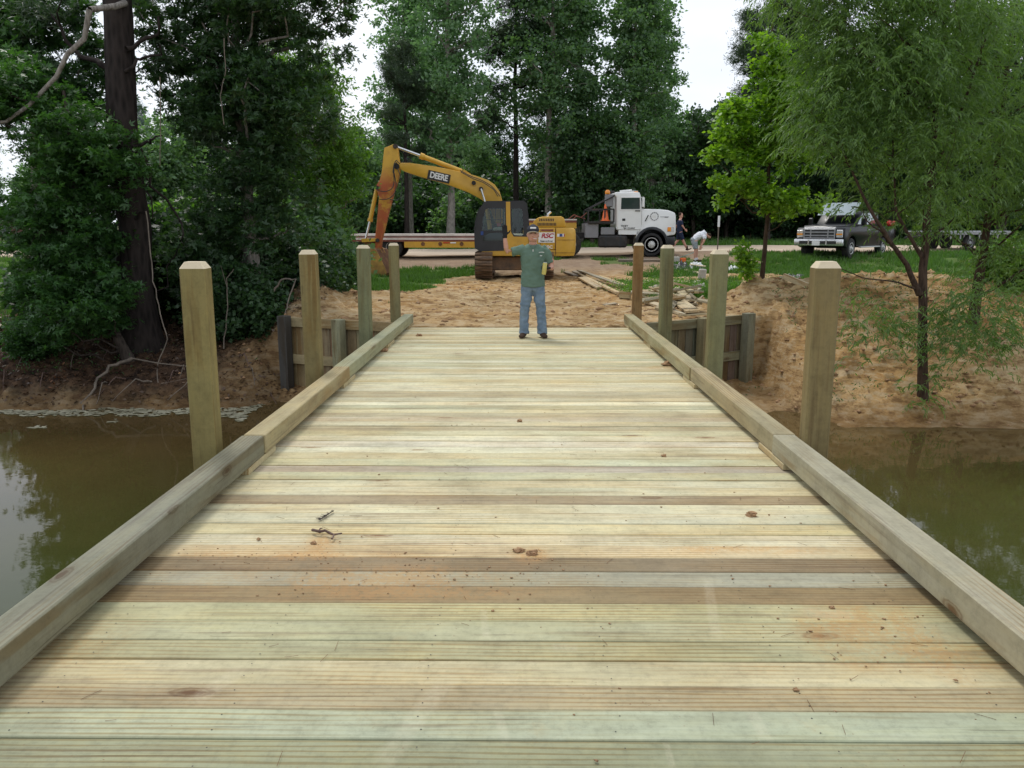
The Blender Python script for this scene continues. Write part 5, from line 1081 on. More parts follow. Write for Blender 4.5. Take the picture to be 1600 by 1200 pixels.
# cab: side frames with window openings, glass, yellow pillar, door
cy0, cy1 = yF-.01, yF+1.0
outer = [(872, 770), (868, 640), (880, 560), (905, 500), (930, 468), (950, 455), (1205, 452), (1222, 470), (1238, 620), (1232, 690), (1232, 782), (910, 790)]
wa = [(922, 648), (925, 570), (945, 510), (965, 497), (1076, 500), (1078, 600), (1075, 650)]
wbn = [(930, 720), (930, 695), (965, 668), (1040, 662), (1064, 672), (1064, 722)]
wc = [(1122, 500), (1185, 500), (1195, 520), (1203, 675), (1190, 687), (1140, 682), (1125, 665)]
cab = empty('cab', (0, 0, 0)); cab.parent = exc
for y_, hl in ((cy0, [wa, wbn, wc]), (cy1-.05, [wa, wc])):
    MB().plate(ecs(outer, yF), y_, y_+.05, [ecs(h_, yF) for h_ in hl]).build('cab_side', M['black'], cab)
mb = MB()
for (p_, q_) in zip(outer[1:8], outer[2:9]):
    a, b_ = ec(*p_, yF), ec(*q_, yF)
    if p_ in [(868, 640), (880, 560), (905, 500)]: continue
    dx, dz = b_[0]-a[0], b_[1]-a[1]; ln = math.hypot(dx, dz); mb.box(((a[0]+b_[0])/2, (cy0+cy1)/2+.025, (a[1]+b_[1])/2), (ln+.01, cy1-cy0-.06, .05), Matrix.Rotation(-math.atan2(dz, dx), 3, 'Y'))
mb.build('roof', M['black'], cab)
MB().plate(ecs([(876, 690), (868, 640), (880, 560), (905, 500), (912, 502), (888, 560), (876, 640), (884, 690)], yF), cy0+.06, cy1-.06).build('front_window', M['glass'], cab)
MB().plate(ecs([(872, 770), (876, 690), (884, 690), (915, 786)], yF), cy0+.06, cy1-.06).build('front_lower', M['black'], cab)
MB().plate(ecs([(1222, 470), (1238, 620), (1232, 782), (1218, 782), (1222, 620), (1208, 470)], yF), cy0+.06, cy1-.06).build('rear_wall', M['black'], cab)
for h_, nm in ((wa, 'door_window'), (wbn, 'lower_window'), (wc, 'rear_window')): MB().plate(ecs(h_, yF), cy0+.02, cy0+.028).build(nm, M['glass'], cab)
a, b_ = ec(1083, 452, yF), ec(1112, 452, yF)
MB().plate(ecs([(1083, 455), (1112, 455), (1114, 600), (1118, 660), (1135, 690), (1232, 692), (1232, 782), (1070, 785), (1072, 700), (1086, 640)], yF), cy0-.012, cy0-.002).build('pillar_panel', M['yellow'], cab)
mb = MB()
for (p_, q_) in (((1010, 500), (1005, 648)), ((1045, 500), (1043, 650)), ((925, 575), (1078, 575))): 
    a, b_ = ec(*p_, yF), ec(*q_, yF); mb.tube([(a[0], cy0+.6, a[1]), (b_[0], cy0+.6, b_[1])], .012, 6)
mb.build('window_guard', M['black'], cab)
q = ec(1040, 620, yF); MB().box((q[0], cy0+.5, q[1]-.1), (.45, .5, .12), None, .03).box((q[0]+.22, cy0+.5, q[1]+.2), (.12, .48, .6), None, .03).build('seat', M['trailer_deck'], cab)
q = ec(1035, 610, yF); MB().box((q[0], cy0+.3, q[1]), (.14, .05, .12), None, .01).build('control_box', M['redlens'], cab)
q = ec(922, 668, yF); MB().box((q[0], cy0-.006, q[1]), (.09, .01, .13)).build('blue_sticker', M['blue'], cab)
a, b_ = ec(895, 515, yF), ec(880, 640, yF); MB().tube([(a[0], cy0-.04, a[1]), (b_[0]-.02, cy0-.05, b_[1]+.2), (b_[0], cy0-.04, b_[1])], .014, 6).build('grab_handle', M['black'], cab)

# ------------------------------------------------------------------ lowboy trailer behind the excavator
TY = 36.0
def tcx(cx, cz, Y=TY-1.2): p = at(540+cx/4.324, 210+cz/4.324, Y); return p.x, p.z
xz = [tcx(30, 670), tcx(1000, 670), tcx(30, 715), tcx(395, 762)]
tz = hz(tcx(200, 800)[0], TY)
tl = empty('lowboy_trailer', (tcx(600, 800)[0], TY, 0), 0, 'long yellow flatbed trailer with worn red and grey deck parked behind the excavator', 'trailer')
def tr(cx, cz, Y=TY-1.2): a, b_ = tcx(cx, cz, Y); return (a-tl.location.x, b_)
z_top = tr(600, 672)[1]; z_mid = tr(600, 694)[1]; z_bot = tr(600, 716)[1]; z_b2 = tr(600, 760)[1]
xl, xr, xm, xg0, xg1 = tr(36, 700)[0], tr(1205, 700)[0], tr(395, 700)[0], tr(1205, 600)[0], tr(1562, 600)[0]
for k in range(12):
    y_ = -1.2+.2*k+.1; MB().box(((xl+xr)/2, y_, z_top-.03), (xr-xl, .192, .05), None, .004).build('deck_board', M['trailer_deck'], tl)
for s_ in (-1, 1):
    MB().box(((xl+xr)/2, s_*1.215, z_top-.06), (xr-xl, .03, .07)).build('edge_rail', M['trailer_deck'], tl); MB().box(((xl+xr)/2, s_*1.2, (z_top+z_mid)/2-.09), (xr-xl, .02, .10)).build('side_channel', M['trailer_red'], tl)
    MB().box(((xl+xr)/2, s_*1.215, z_mid-.07), (xr-xl, .03, .09)).build('lower_rail', M['trailer_deck'], tl); MB().box(((xl+xr)/2, s_*1.19, z_bot-.0), (xr-xl, .03, .10)).build('side_channel', M['trailer_red'], tl)
    MB().box(((xm+xr)/2, s_*1.18, (z_bot+z_b2)/2-.02), (xr-xm, .04, z_bot-z_b2+.02)).build('side_beam', M['yellow'], tl)
    for cx_ in (523, 640, 784): q = tr(cx_, 740); MB().lathe([(.05, -.01), (.085, -.01), (.085, .01), (.05, .01)], (q[0], s_*1.215, q[1]), 'Y', 16).build('tie_ring', M['rust'], tl)
q = tr(705, 732); MB().box((q[0]-.15, -1.21, q[1]), (.28, .01, .05)).build('red_reflector', M['redlens'], tl); MB().box((q[0]+.14, -1.21, q[1]), (.24, .01, .05)).build('white_reflector', M['label'], tl)
MB().box(((xl+xr)/2, 0, z_bot-.1), (xr-xl, .3, .3)).build('spine', M['trailer_red'], tl)
for cx_ in (85, 308):
    q = tr(cx_, 785); r_ = .47
    for s_ in (-1, 1): wheel(tl, (q[0], s_*.95, hz(q[0]+tl.location.x, TY)+r_), r_, .3, .24, M['concrete'] if cx_ == 308 else M['darkmetal'], s_)
    MB().cyl((q[0], -.8, hz(q[0]+tl.location.x, TY)+r_), (q[0], .8, hz(q[0]+tl.location.x, TY)+r_), .07, 10).build('axle', M['rust'], tl)
# gooseneck over the tractor wheels
gz0, gz1 = tr(1300, 632)[1], tr(1300, 572)[1]
MB().box(((xg0+xg1)/2, 0, gz1-.03), (xg1-xg0, 2.3, .06), None, .01).build('gooseneck_deck', M['trailer_deck'], tl)
for s_ in (-1, 1): MB().box(((xg0+xg1)/2, s_*1.12, (gz0+gz1)/2-.05), (xg1-xg0-.02, .05, gz1-gz0-.06)).build('gooseneck_beam', M['yellow'], tl); MB().box(((xg0+xg1)/2, s_*1.152, gz1-.11), (xg1-xg0-.02, .015, .07)).build('gooseneck_trim', M['trailer_red'], tl)
MB().box((xg0+.1, 0, (gz0+z_bot)/2), (.25, 2.2, abs(gz1-z_bot)+.2)).build('neck', M['yellow'], tl)

# ------------------------------------------------------------------ white truck tractor
KY = 35.6; kx = at(1015, 400, KY-1.2).x
tk = empty('truck', (kx, KY, hz(kx+.3, KY-1)), 0, 'white day cab semi truck parked on the dirt road facing right', 'truck')
def kc(cx, cz, Y=KY-1.15): p = at(950+cx/10, 290+cz/10, Y)-tk.location; return (p.x, p.z)
def kcs(l_, Y=KY-1.15): return [kc(a, b_, Y) for a, b_ in l_]
WH = kc(680, 925); WR = .515
arch = [(WH[0]+(.67)*cos(R(a)), WR+.02+.67*sin(R(a))) for a in range(0, 181, 20)]
hoodm = MB(); hoodm.plate(kcs([(525, 365), (600, 365), (820, 372), (940, 385), (1000, 405), (1050, 425), (1062, 470), (1062, 740), (1040, 770), (905, 790)])+arch[::-1][::-1]+kcs([(440, 795), (500, 690), (525, 600)]), -1.15, 1.15, (), .05)
hoodm.build('hood', M['white'], tk, smooth=.6)
cabm = MB(); cabm.plate(kcs([(130, 690), (135, 180), (95, 135), (120, 100), (495, 103), (512, 160), (522, 240), (527, 365), (527, 690)]), -1.16, 1.16, (), .04); cabm.build('cab', M['white'], tk, smooth=.6)
for y_ in (-1.15, .6): MB().plate(kcs([(165, 692), (500, 692), (450, 768), (165, 765)]), y_, y_+.55, (), .01).build('cab_skirt', M['white'], tk)
wpt = kcs([(208, 190), (495, 190), (497, 368), (200, 370)]); fr_ = kcs([(198, 180), (507, 180), (509, 380), (188, 382)])
wn = MB().plate(fr_, -1.185, -1.155, [wpt]).build('window', M['label'], tk); MB().plate(wpt, -1.178, -1.165).build('pane', M['glassdark'], wn)
# windscreen
p_, q_ = kc(512, 185), kc(530, 355); MB().plate([(p_[0], p_[1]), (p_[0]+.03, p_[1]), (q_[0]+.03, q_[1]), (q_[0], q_[1])], -1.0, 1.0).build('windscreen', M['glassdark'], tk)
dl = kcs([(150, 385), (525, 385), (525, 692), (150, 692)]); di = [(dl[0][0]+.012, dl[0][1]-.012), (dl[1][0]-.012, dl[1][1]-.012), (dl[2][0]-.012, dl[2][1]+.012), (dl[3][0]+.012, dl[3][1]+.012)]
door = MB().plate(di, -1.172, -1.150, (), .006).build('door', M['white'], tk)
p_ = kc(462, 395); MB().box((p_[0], -1.19, p_[1]), (.22, .02, .035), None, .004).build('handle', M['black'], door); p_ = kc(245, 533); MB().box((p_[0], -1.175, p_[1]), (.13, .012, .10), None, .01).build('vent', M['ink'], door)
p_ = kc(255, 632); link('lettering', text_mesh('TIDEY', .105, .002, True, 0, 1.05, 1.05), M['ink'], door, (p_[0], -1.175, p_[1]), (R(90), 0, 0))
p_ = kc(328, 668); link('lettering', text_mesh('904 1234567', .095, .002, True, 0, 1.0, 1.0), M['ink'], door, (p_[0], -1.175, p_[1]), (R(90), 0, 0))
# mirror, roof horns and lights
a, b_ = kc(500, 185), kc(555, 350); mr_ = MB().tube([(a[0], -1.2, a[1]), (b_[0]-.02, -1.32, a[1]+.01), (b_[0], -1.34, b_[1]), (a[0]+.05, -1.2, b_[1]-.02)], .014, 6).build('mirror_bracket', M['white'], tk)
c_ = kc(540, 265); MB().box((c_[0], -1.33, c_[1]), (.10, .16, .38), None, .02).build('mirror', M['white'], mr_); MB().box((c_[0]-.052, -1.33, c_[1]), (.006, .13, .34)).build('mirror_glass', M['glassdark'], mr_)
a, b_ = kc(215, 80), kc(410, 75); MB().cyl((a[0], -.4, a[1]+.02), (b_[0], -.4, b_[1]+.03), .025, 10, .05).cyl((a[0]+.1, .3, a[1]), (b_[0]+.2, .3, b_[1]+.01), .025, 10, .05).tube([(a[0], -.5, a[1]-.08), (a[0], -.5, a[1]+.03), (b_[0]+.25, -.5, b_[1]+.0), (b_[0]+.25, -.5, b_[1]-.09)], .012, 6).build('air_horn', M['alu'], tk, smooth=.6)
c_ = kc(455, 108)
for k in range(5): MB().box((c_[0], -.9+.45*k, c_[1]+.03), (.14, .07, .06), None, .015).build('marker_light', M['amber'], tk)
# hood details
c_ = kc(725, 480)
rg = MB()
for k in range(12):
    a0 = 2*pi*k/12; rg.box((c_[0]+.16*cos(a0), -1.158, c_[1]+.16*sin(a0)), (.065, .012, .035), Matrix.Rotation(-(a0+pi/2), 3, 'Y'))
rg.build('round_emblem', M['greymark'], tk); MB().lathe([(.085, -.008), (.085, .008)], (c_[0], -1.152, c_[1]), 'Y', 20).build('emblem_centre', M['label'], tk)
a, b_ = kc(815, 488), kc(955, 488); MB().box(((a[0]+b_[0])/2, -1.155, a[1]), (b_[0]-a[0], .014, .02)).box((b_[0]-.12, -1.155, a[1]-.01), (.14, .016, .045), None, .003).build('hood_badge', M['greymark'], tk)
a, b_ = kc(630, 460), kc(580, 555); MB().tube([(a[0], -1.16, a[1]), (b_[0], -1.17, b_[1])], .02, 8).build('hood_latch', M['ink'], tk)
a, b_ = kc(930, 645), kc(1028, 720); hl = MB().box(((a[0]+b_[0])/2, -1.15, (a[1]+b_[1])/2), (b_[0]-a[0], .03, a[1]-b_[1]), None, .006).build('headlight', M['lens'], tk)
MB().box((a[0]+.075, -1.168, (a[1]+b_[1])/2), (.15, .015, a[1]-b_[1]-.02), None, .004).build('turn_signal', M['amber'], hl)
a, b_ = kc(890, 800), kc(1048, 935); MB().plate([(a[0], a[1]), (b_[0], a[1]), (b_[0]-.02, b_[1]), (a[0]+.15, b_[1])], -1.18, 1.18, (), .03).build('bumper', M['black'], tk, smooth=.6)
fo = [(WH[0]+.72*cos(R(a)), WR+.02+.72*sin(R(a))) for a in range(0, 181, 15)]; fi = [(WH[0]+.60*cos(R(a)), WR+.02+.60*sin(R(a))) for a in range(180, -1, -15)]
for s_ in (-1.19, .98): MB().plate(fo+fi, s_, s_+.21, (), .008).build('fender_flare', M['black'], tk, smooth=.6)
MB().box((WH[0]-.1, 0, .75), (1.5, .9, .5)).build('engine_block', M['darkmetal'], tk)
for s_ in (-1, 1): wheel(tk, (WH[0], s_*1.02, WR), WR, .28, .29, M['alu'], s_)
c_ = kc(-655, 700); rx_ = at(868+12, 400, KY).x-tk.location.x-.2
rxp = at(889, 395, KY-1).x-tk.location.x
for dx_ in (0, -1.3):
    for s_ in (-1, 1): wheel(tk, (rxp+dx_, s_*.93, WR), WR, .5, .29, M['concrete'], s_)
fx0, fx1 = rxp-2.0, kc(300, 0)[0]+.6
for s_ in (-.43, .43): MB().box(((fx0+WH[0]+.5)/2, s_, .88), (WH[0]+.5-fx0, .09, .27), None, .01).build('frame_rail', M['darkmetal'], tk)
for k in range(4): MB().box((fx0+.4+k*.8, 0, .88), (.1, .8, .2)).build('cross_member', M['darkmetal'], tk)
a, b_ = kc(-145, 780), kc(298, 968); MB().box(((a[0]+b_[0])/2, -.95, (a[1]+b_[1])/2), (b_[0]-a[0], .5, a[1]-b_[1]), None, .07).build('fuel_tank', M['darkmetal'], tk, smooth=.6)
for x_ in (a[0]+.3, b_[0]-.3): MB().box((x_, -.95, (a[1]+b_[1])/2), (.05, .515, a[1]-b_[1]+.015), None, .07).build('tank_strap', M['black'], tk)
a, b_ = kc(-105, 650), kc(105, 770); MB().box(((a[0]+b_[0])/2, -.9, (a[1]+b_[1])/2), (b_[0]-a[0], .4, a[1]-b_[1]-.01), None, .02).build('battery_box', M['greymark'], tk)
# headache rack
rk = empty('rack', (0, 0, 0)); rk.parent = tk; rk_m = M['darkmetal']
mb = MB(); L0, L1 = kc(-175, 390), kc(95, 390); zb, zt = kc(0, 570)[1], kc(0, 370)[1]
for s_ in (-1.1, 1.1):
    for x_ in (L0[0]-.35, L0[0]+.35, L1[0]): mb.box((x_, s_, (zb+zt)/2), (.06, .06, zt-zb))
    mb.box(((L0[0]-.35+L1[0])/2, s_, zt), (L1[0]-L0[0]+.35, .06, .06)); mb.box(((L0[0]-.35+L1[0])/2, s_, zb), (L1[0]-L0[0]+.35, .08, .08))
    mb.tube([(L0[0]-.35, s_, zt), (L1[0], s_, zt+.55)], .03, 6)
mb.box(((L0[0]-.35+L1[0])/2, 0, zb-.05), (L1[0]-L0[0]+.35, 2.2, .04)); mb.build('rack_frame', rk_m, rk)
a, b_ = kc(-30, 130), kc(85, 330); MB().box(((a[0]+b_[0])/2, -.85, (a[1]+b_[1])/2), (b_[0]-a[0], .4, a[1]-b_[1]), None, .03).build('tool_locker', M['greymark'], rk)
a = kc(-60, 560); MB().box((a[0]-.5, 0, zb-.35), (.55, 2.0, .6)).build('deck_box', M['greymark'], rk)
a, b_ = kc(30, 85), kc(105, 115); MB().box(((a[0]+b_[0])/2, -.9, a[1]-.03), (.25, .12, .09), None, .02).build('work_light', M['darkmetal'], rk)
c_ = kc(2, 112); MB().lathe([(.10, 0), (.115, .02), (.11, .10), (.07, .17), (.02, .18)], (c_[0], -.95, c_[1]-.05), 'Z', 18).build('beacon', M['amber'], rk, smooth=.7); MB().cyl((c_[0], -.95, c_[1]-.3), (c_[0], -.95, c_[1]-.05), .03, 8).build('beacon_post', M['darkmetal'], rk)
MB().tube([(L0[0]-1.2, -.3, zb+.1), (L0[0]-.9, -.3, zb+.32), (L0[0]-.6, -.35, zb+.2), (L0[0]-.35, -.3, zb+.4)], .02, 6).tube([(L0[0]-1.1, -.1, zb), (L0[0]-.8, -.2, zb+.25), (L0[0]-.4, -.2, zb+.15)], .02, 6).build('air_hoses', M['trailer_red'], rk)
c_ = kc(-8, 560); P_ = tk.matrix_world
cn = empty('traffic_cone', tk.location+Vector((c_[0]-.08, -1.0, zb+.045)), 0, 'orange traffic cone standing on the rack behind the truck cab', 'traffic cone')
MB().lathe([(.16, .02), (.15, .04), (.035, .70), (.028, .71)], n=20, axis='Z').build('cone', M['orange'], cn, smooth=.8); MB().box((0, 0, .015), (.38, .38, .03), None, .01).build('base', M['orange'], cn)

# ------------------------------------------------------------------ black pickup, front three-quarter view
PQ = at(1284, 392, 32.6); fdir = Vector((-.67, -.74, 0)).normalized(); pz = hz(PQ.x, 33.5)
pk = empty('pickup_truck', (PQ.x-fdir.x*2.9, PQ.y-fdir.y*2.9+.3, pz-.02), math.atan2(fdir.y, fdir.x), 'black crew cab pickup with chrome grille parked behind the willow', 'pickup')
def arcs(cx, r_, z_, a0, a1, st): return [(cx+r_*cos(R(a)), z_+r_*sin(R(a))) for a in range(a0, a1, st)]
fw, rw, pr_ = 2.02, -1.75, .41
body = [(2.95, .55), (2.95, 1.12), (2.85, 1.24), (1.3, 1.32), (-3.0, 1.32), (-3.05, .55), (rw-.5, .5)]+arcs(rw, .5, .42, 180, -1, -20)+[(fw-.5, .5)]+arcs(fw, .5, .42, 180, -1, -20)
MB().plate(body[::-1], -.98, .98, (), .05).build('body', M['pickup'], pk, smooth=.6)
MB().plate([(2.6, 1.25), (2.5, 1.33), (1.45, 1.40), (1.3, 1.31)], -.85, .85, (), .03).build('hood', M['pickup'], pk, smooth=.6)
MB().plate([(1.45, 1.32), (.72, 1.90), (.45, 1.94), (-1.0, 1.94), (-1.25, 1.88), (-1.32, 1.32)], -.83, .83, (), .06).build('cab', M['pickup'], pk, smooth=.6)
MB().plate([(1.42, 1.37), (.76, 1.885), (.775, 1.895), (1.445, 1.375)], -.76, .76).build('windshield', M['shield'], pk)
for s_ in (-1, 1):
    for o_ in ([(1.2, 1.38), (.72, 1.82), (.22, 1.84), (.22, 1.38)], [(.12, 1.38), (.12, 1.84), (-.85, 1.84), (-.85, 1.38)]):
        MB().plate(o_, s_*.832, s_*.842).build('side_window', M['shield'], pk)
    MB().box((1.25, s_*1.1, 1.5), (.12, .2, .3), None, .04).build('mirror', M['pickup'], pk)
    MB().box((.1, s_*1.02, .45), (2.3, .14, .05), None, .02).build('running_board', M['alu'], pk)
    for x_ in (.17, -.95): MB().box((x_, s_*.983, .95), (.012, .006, .7)).build('door_seam', M['ink'], pk)
    for x_ in (.3, -.8): MB().box((x_, s_*.992, 1.16), (.18, .02, .035), None, .006).build('door_handle', M['alu'], pk)
    wheel(pk, (fw, s_*.84, pr_), pr_, .27, .235, M['alu'], s_); wheel(pk, (rw, s_*.84, pr_), pr_, .27, .235, M['alu'], s_)
    h_ = MB().box((2.96, s_*.80, 1.0), (.06, .26, .30), None, .02).build('headlight', M['lens'], pk); MB().box((2.992, s_*.80, .98), (.012, .24, .06)).build('turn_signal', M['amber'], h_)
gr = MB().box((2.975, 0, 1.0), (.05, 1.22, .40), None, .02).build('grille', M['ink'], pk)
for z_ in (1.175, 1.06, .93, .825): MB().box((3.0, 0, z_), (.05, 1.24, .05), None, .012).build('grille_bar', M['grille'], gr)
for s_ in (-.62, -.35, .35, .62): MB().box((3.003, s_, 1.0), (.05, .05, .40), None, .012).build('grille_bar', M['grille'], gr)
MB().box((2.95, 0, 1.225), (.06, 1.3, .07), None, .012).build('hood_trim', M['grille'], pk)
MB().lathe([(.02, 0), (.10, 0), (.10, .02), (.02, .025)], (3.03, 0, 1.0), 'X', 20).build('oval_emblem', M['blue'], pk).scale = (1, 1.35, .62)
pk.children[-1].location = (0, 0, .38)
bp = MB().plate([(2.9, .52), (3.12, .52), (3.14, .62), (3.14, .78), (2.95, .80)], -.98, .98, (), .03).build('bumper', M['chrome'], pk, smooth=.6)
MB().box((3.145, 0, .66), (.02, 1.5, .12), None, .01).build('bumper_opening', M['ink'], bp); MB().box((3.165, -.05, .62), (.012, .32, .17), None, .004).build('licence_plate', M['label'], bp)
for s_ in (-.3, .3): MB().box((3.15, s_*1.2, .66), (.03, .05, .2)).build('bumper_bar', M['chrome'], bp)
MB().box((-.2, 0, .5), (4.8, .8, .18)).build('chassis', M['darkmetal'], pk)
q = at(1393, 337, 35.5); tag(MB().ball((0, 0, 0), .19, 2, (1.1, 1, .8), .2, 3).build('gas_can', M['redlens'], None, (q.x, q.y, pk.location.z+1.42)), 'red container in the bed behind the pickup cab', 'container')
# grey flatbed trailer behind the pickup
q = at(1495, 385, 39.3); ut = empty('flat_trailer', (q.x, 39.3, hz(q.x, 39.3)), R(25), 'low grey flatbed trailer with stake pockets behind the pickup', 'trailer')
MB().box((0, 0, .88), (4.6, 2.1, .07), None, .01).build('deck', M['greydeck'], ut)
for s_ in (-1, 1):
    MB().box((0, s_*1.06, .82), (4.6, .05, .16), None, .01).build('side_rail', M['greydeck'], ut)
    for k in range(7): MB().box((-1.95+.65*k, s_*1.1, .72), (.06, .04, .34)).build('stake_pocket', M['greydeck'], ut)
    for x_ in (-.5, .45): wheel(ut, (x_, s_*.95, .36), .36, .2, .19, M['greydeck'], s_)
MB().tube([(-2.3, -.6, .75), (-3.6, 0, .6), (-2.3, .6, .75)], .05, 8).build('drawbar', M['darkmetal'], ut)
# ------------------------------------------------------------------ people
def loft_mesh(name, chains, voxel=.014, smooth=2, fold=0, seed=0, cap=.45):
    # chain: list of (x,y,z, side radius, depth radius); joined into ONE closed surface by a voxel remesh
    bm = bmesh.new(); n = 14
    for ch in chains:
        P_ = [Vector(c[:3]) for c in ch]; rings = []
        for i, c in enumerate(ch):
            t = (P_[min(i+1, len(P_)-1)]-P_[max(i-1, 0)]).normalized(); s = Vector((1, 0, 0)); s = s-t*s.dot(t)
            if s.length < .3: s = Vector((0, 1, 0)); s = s-t*s.dot(t)
            s.normalize(); d = t.cross(s); rings.append([bm.verts.new(P_[i]+s*cos(2*pi*k/n)*c[3]+d*sin(2*pi*k/n)*c[4]) for k in range(n)])
        for A_, B_ in zip(rings, rings[1:]):
            for k in range(n): bm.faces.new((A_[k], A_[(k+1) % n], B_[(k+1) % n], B_[k]))
        for rg, sg, t in ((rings[0], -1, (P_[1]-P_[0]).normalized()), (rings[-1], 1, (P_[-1]-P_[-2]).normalized())):
            cpt = sum((v.co for v in rg), Vector())/n; r_ = min(ch[0 if sg < 0 else -1][3:5]); cv = bm.verts.new(cpt+t*sg*r_*cap)
            for k in range(n): bm.faces.new((rg[k], rg[(k+1) % n], cv) if sg > 0 else (rg[(k+1) % n], rg[k], cv))
    bmesh.ops.recalc_face_normals(bm, faces=bm.faces); me = bpy.data.meshes.new(name); bm.to_mesh(me); bm.free()
    o = bpy.data.objects.new(name, me); C.objects.link(o); md = o.modifiers.new('r', 'REMESH'); md.mode = 'VOXEL'; md.voxel_size = voxel
    md2 = o.modifiers.new('s', 'SMOOTH'); md2.factor = .6; md2.iterations = smooth
    bpy.context.view_layer.update(); m2 = bpy.data.meshes.new_from_object(o.evaluated_get(bpy.context.evaluated_depsgraph_get())); bpy.data.objects.remove(o)
    m2.name = name
    if fold:
        for v in m2.vertices:
            q = v.co; v.co = q+v.normal*fold*(mn.noise(Vector((q.x*9+seed, q.y*9, q.z*16)))+.6*mn.noise(Vector((q.x*22, q.y*22+seed, q.z*26))))
    for p in m2.polygons: p.use_smooth = True
    return m2
def cloth(name, c0, c1, sc=14):
    g = NG(name); v = g.coord('Object'); n = g.noise(v, sc, 5, .6); w = g.noise(v, 300, 2); return g.done(g.pr(g.mix(n, c0, c1), .9, 0, g.bump(w, .2, .002), **{'Specular IOR Level': .2}))
skin = NG('skin'); n_ = skin.noise(skin.coord('Object'), 30, 4); M['skin'] = skin.done(skin.pr(skin.mix(n_, (.46, .23, .16), (.60, .34, .25)), .55, **{'Specular IOR Level': .35}))
M['shirt'] = cloth('green_shirt', (.095, .155, .118), (.135, .205, .160)); M['jeans'] = cloth('worn_jeans', (.05, .085, .13), (.25, .33, .41), 9)
M['boot'] = cloth('brown_boot_leather', (.035, .022, .016), (.07, .045, .03)); M['glove'] = cloth('black_glove', (.012, .012, .014), (.03, .03, .032)); M['cap'] = cloth('dark_cap', (.025, .028, .04), (.05, .055, .07), 40)
M['tan'] = cloth('tan_cap_trim', (.32, .27, .19), (.42, .36, .27)); M['wtee'] = cloth('white_tshirt', (.62, .64, .68), (.72, .74, .78)); M['gshort'] = cloth('grey_shorts', (.22, .25, .27), (.33, .36, .38)); M['navy'] = cloth('navy_clothes', (.014, .020, .045), (.03, .042, .08))
M['sock'] = cloth('white_socks', (.6, .6, .62), (.7, .7, .72)); M['hair'] = cloth('short_brown_hair', (.03, .018, .012), (.06, .038, .025), 60); M['can'] = simple('yellow_can', (.55, .48, .14), .45, 0, .15, 20, (.6, .55, .35), .3, .02)
def hand(chains, w, d, side, palmn, curl=0, L_=.085, thumb=1):
    # w wrist, d finger direction, side = across the palm, palmn = palm normal
    w, d, side, palmn = map(Vector, (w, d, side, palmn)); pc = w+d*.05
    chains.append([(*(w-d*.02), .026, .024), (*(w+d*.02), .034, .020), (*pc, .042, .017), (*(w+d*.09), .040, .014)])
    for i, (o_, l_) in enumerate(((-.031, .82), (-.0105, .98), (.0105, 1.0), (.031, .86))):
        b = w+d*.085+side*o_; p1 = b+(d*cos(curl*.5)+palmn*sin(curl*.5))*L_*l_*.5; p2 = p1+(d*cos(curl)+palmn*sin(curl))*L_*l_*.5
        chains.append([(*(b-d*.02), .011, .011), (*b, .0105, .0105), (*p1, .0098, .0098), (*p2, .008, .008)])
    b = w+d*.03+side*.03*thumb; p1 = b+(side*thumb*.8+d*.55).normalized()*.045; p2 = p1+(side*thumb*.5+d*.85).normalized()*.035
    chains.append([(*b, .015, .014), (*p1, .0125, .012), (*p2, .0095, .009)])
# --- the waving man at the far end of the deck
q = deckpt(832, 527); man = empty('person', (q[0], q[1], 0.003), 0, 'man in green t-shirt, jeans and cap waving a gloved hand on the bridge', 'person')
HW = (-.435, -.06, 1.585)                   # raised wrist
body = [[(0, 0, .80, .13, .08), (0, 0, .95, .13, .085), (0, 0, 1.15, .135, .085), (0, 0, 1.30, .15, .085), (0, 0, 1.38, .13, .07), (0, -.005, 1.43, .07, .06), (0, -.015, 1.52, .058, .06), (0, -.025, 1.58, .06, .065)],
        [(0, -.035, 1.515, .035, .040), (0, -.035, 1.545, .062, .075), (0, -.03, 1.60, .074, .092), (0, -.025, 1.66, .076, .098), (0, -.02, 1.715, .066, .085), (0, -.015, 1.745, .035, .045)],
        [(0, -.125, 1.600, .013, .022), (0, -.122, 1.625, .010, .016), (0, -.112, 1.655, .008, .012)],
        [(-.080, -.01, 1.595, .010, .014), (-.083, -.01, 1.64, .010, .018)], [(.080, -.01, 1.595, .010, .014), (.083, -.01, 1.64, .010, .018)],
        [(-.13, 0, 1.375, .045, .045), (-.27, -.01, 1.365, .048, .046), (-.40, -.03, 1.345, .042, .042), (-.415, -.045, 1.40, .040, .042), (-.43, -.055, 1.50, .034, .034), (*HW, .026, .024)],
        [(.13, 0, 1.36, .045, .045), (.22, 0, 1.32, .046, .046), (.29, .0, 1.20, .045, .045), (.285, -.01, 1.11, .042, .042), (.29, -.10, 1.095, .038, .038), (.245, -.20, 1.10, .028, .026)],
        [(-.09, 0, .80, .06, .07), (-.10, 0, .5, .05, .055), (-.11, .01, .3, .055, .06), (-.115, .0, .08, .04, .045)], [(.09, 0, .80, .06, .07), (.115, 0, .5, .05, .055), (.135, .01, .3, .055, .06), (.145, 0, .08, .04, .045)]]
link('body', loft_mesh('body', body, .011, 2), M['skin'], man)
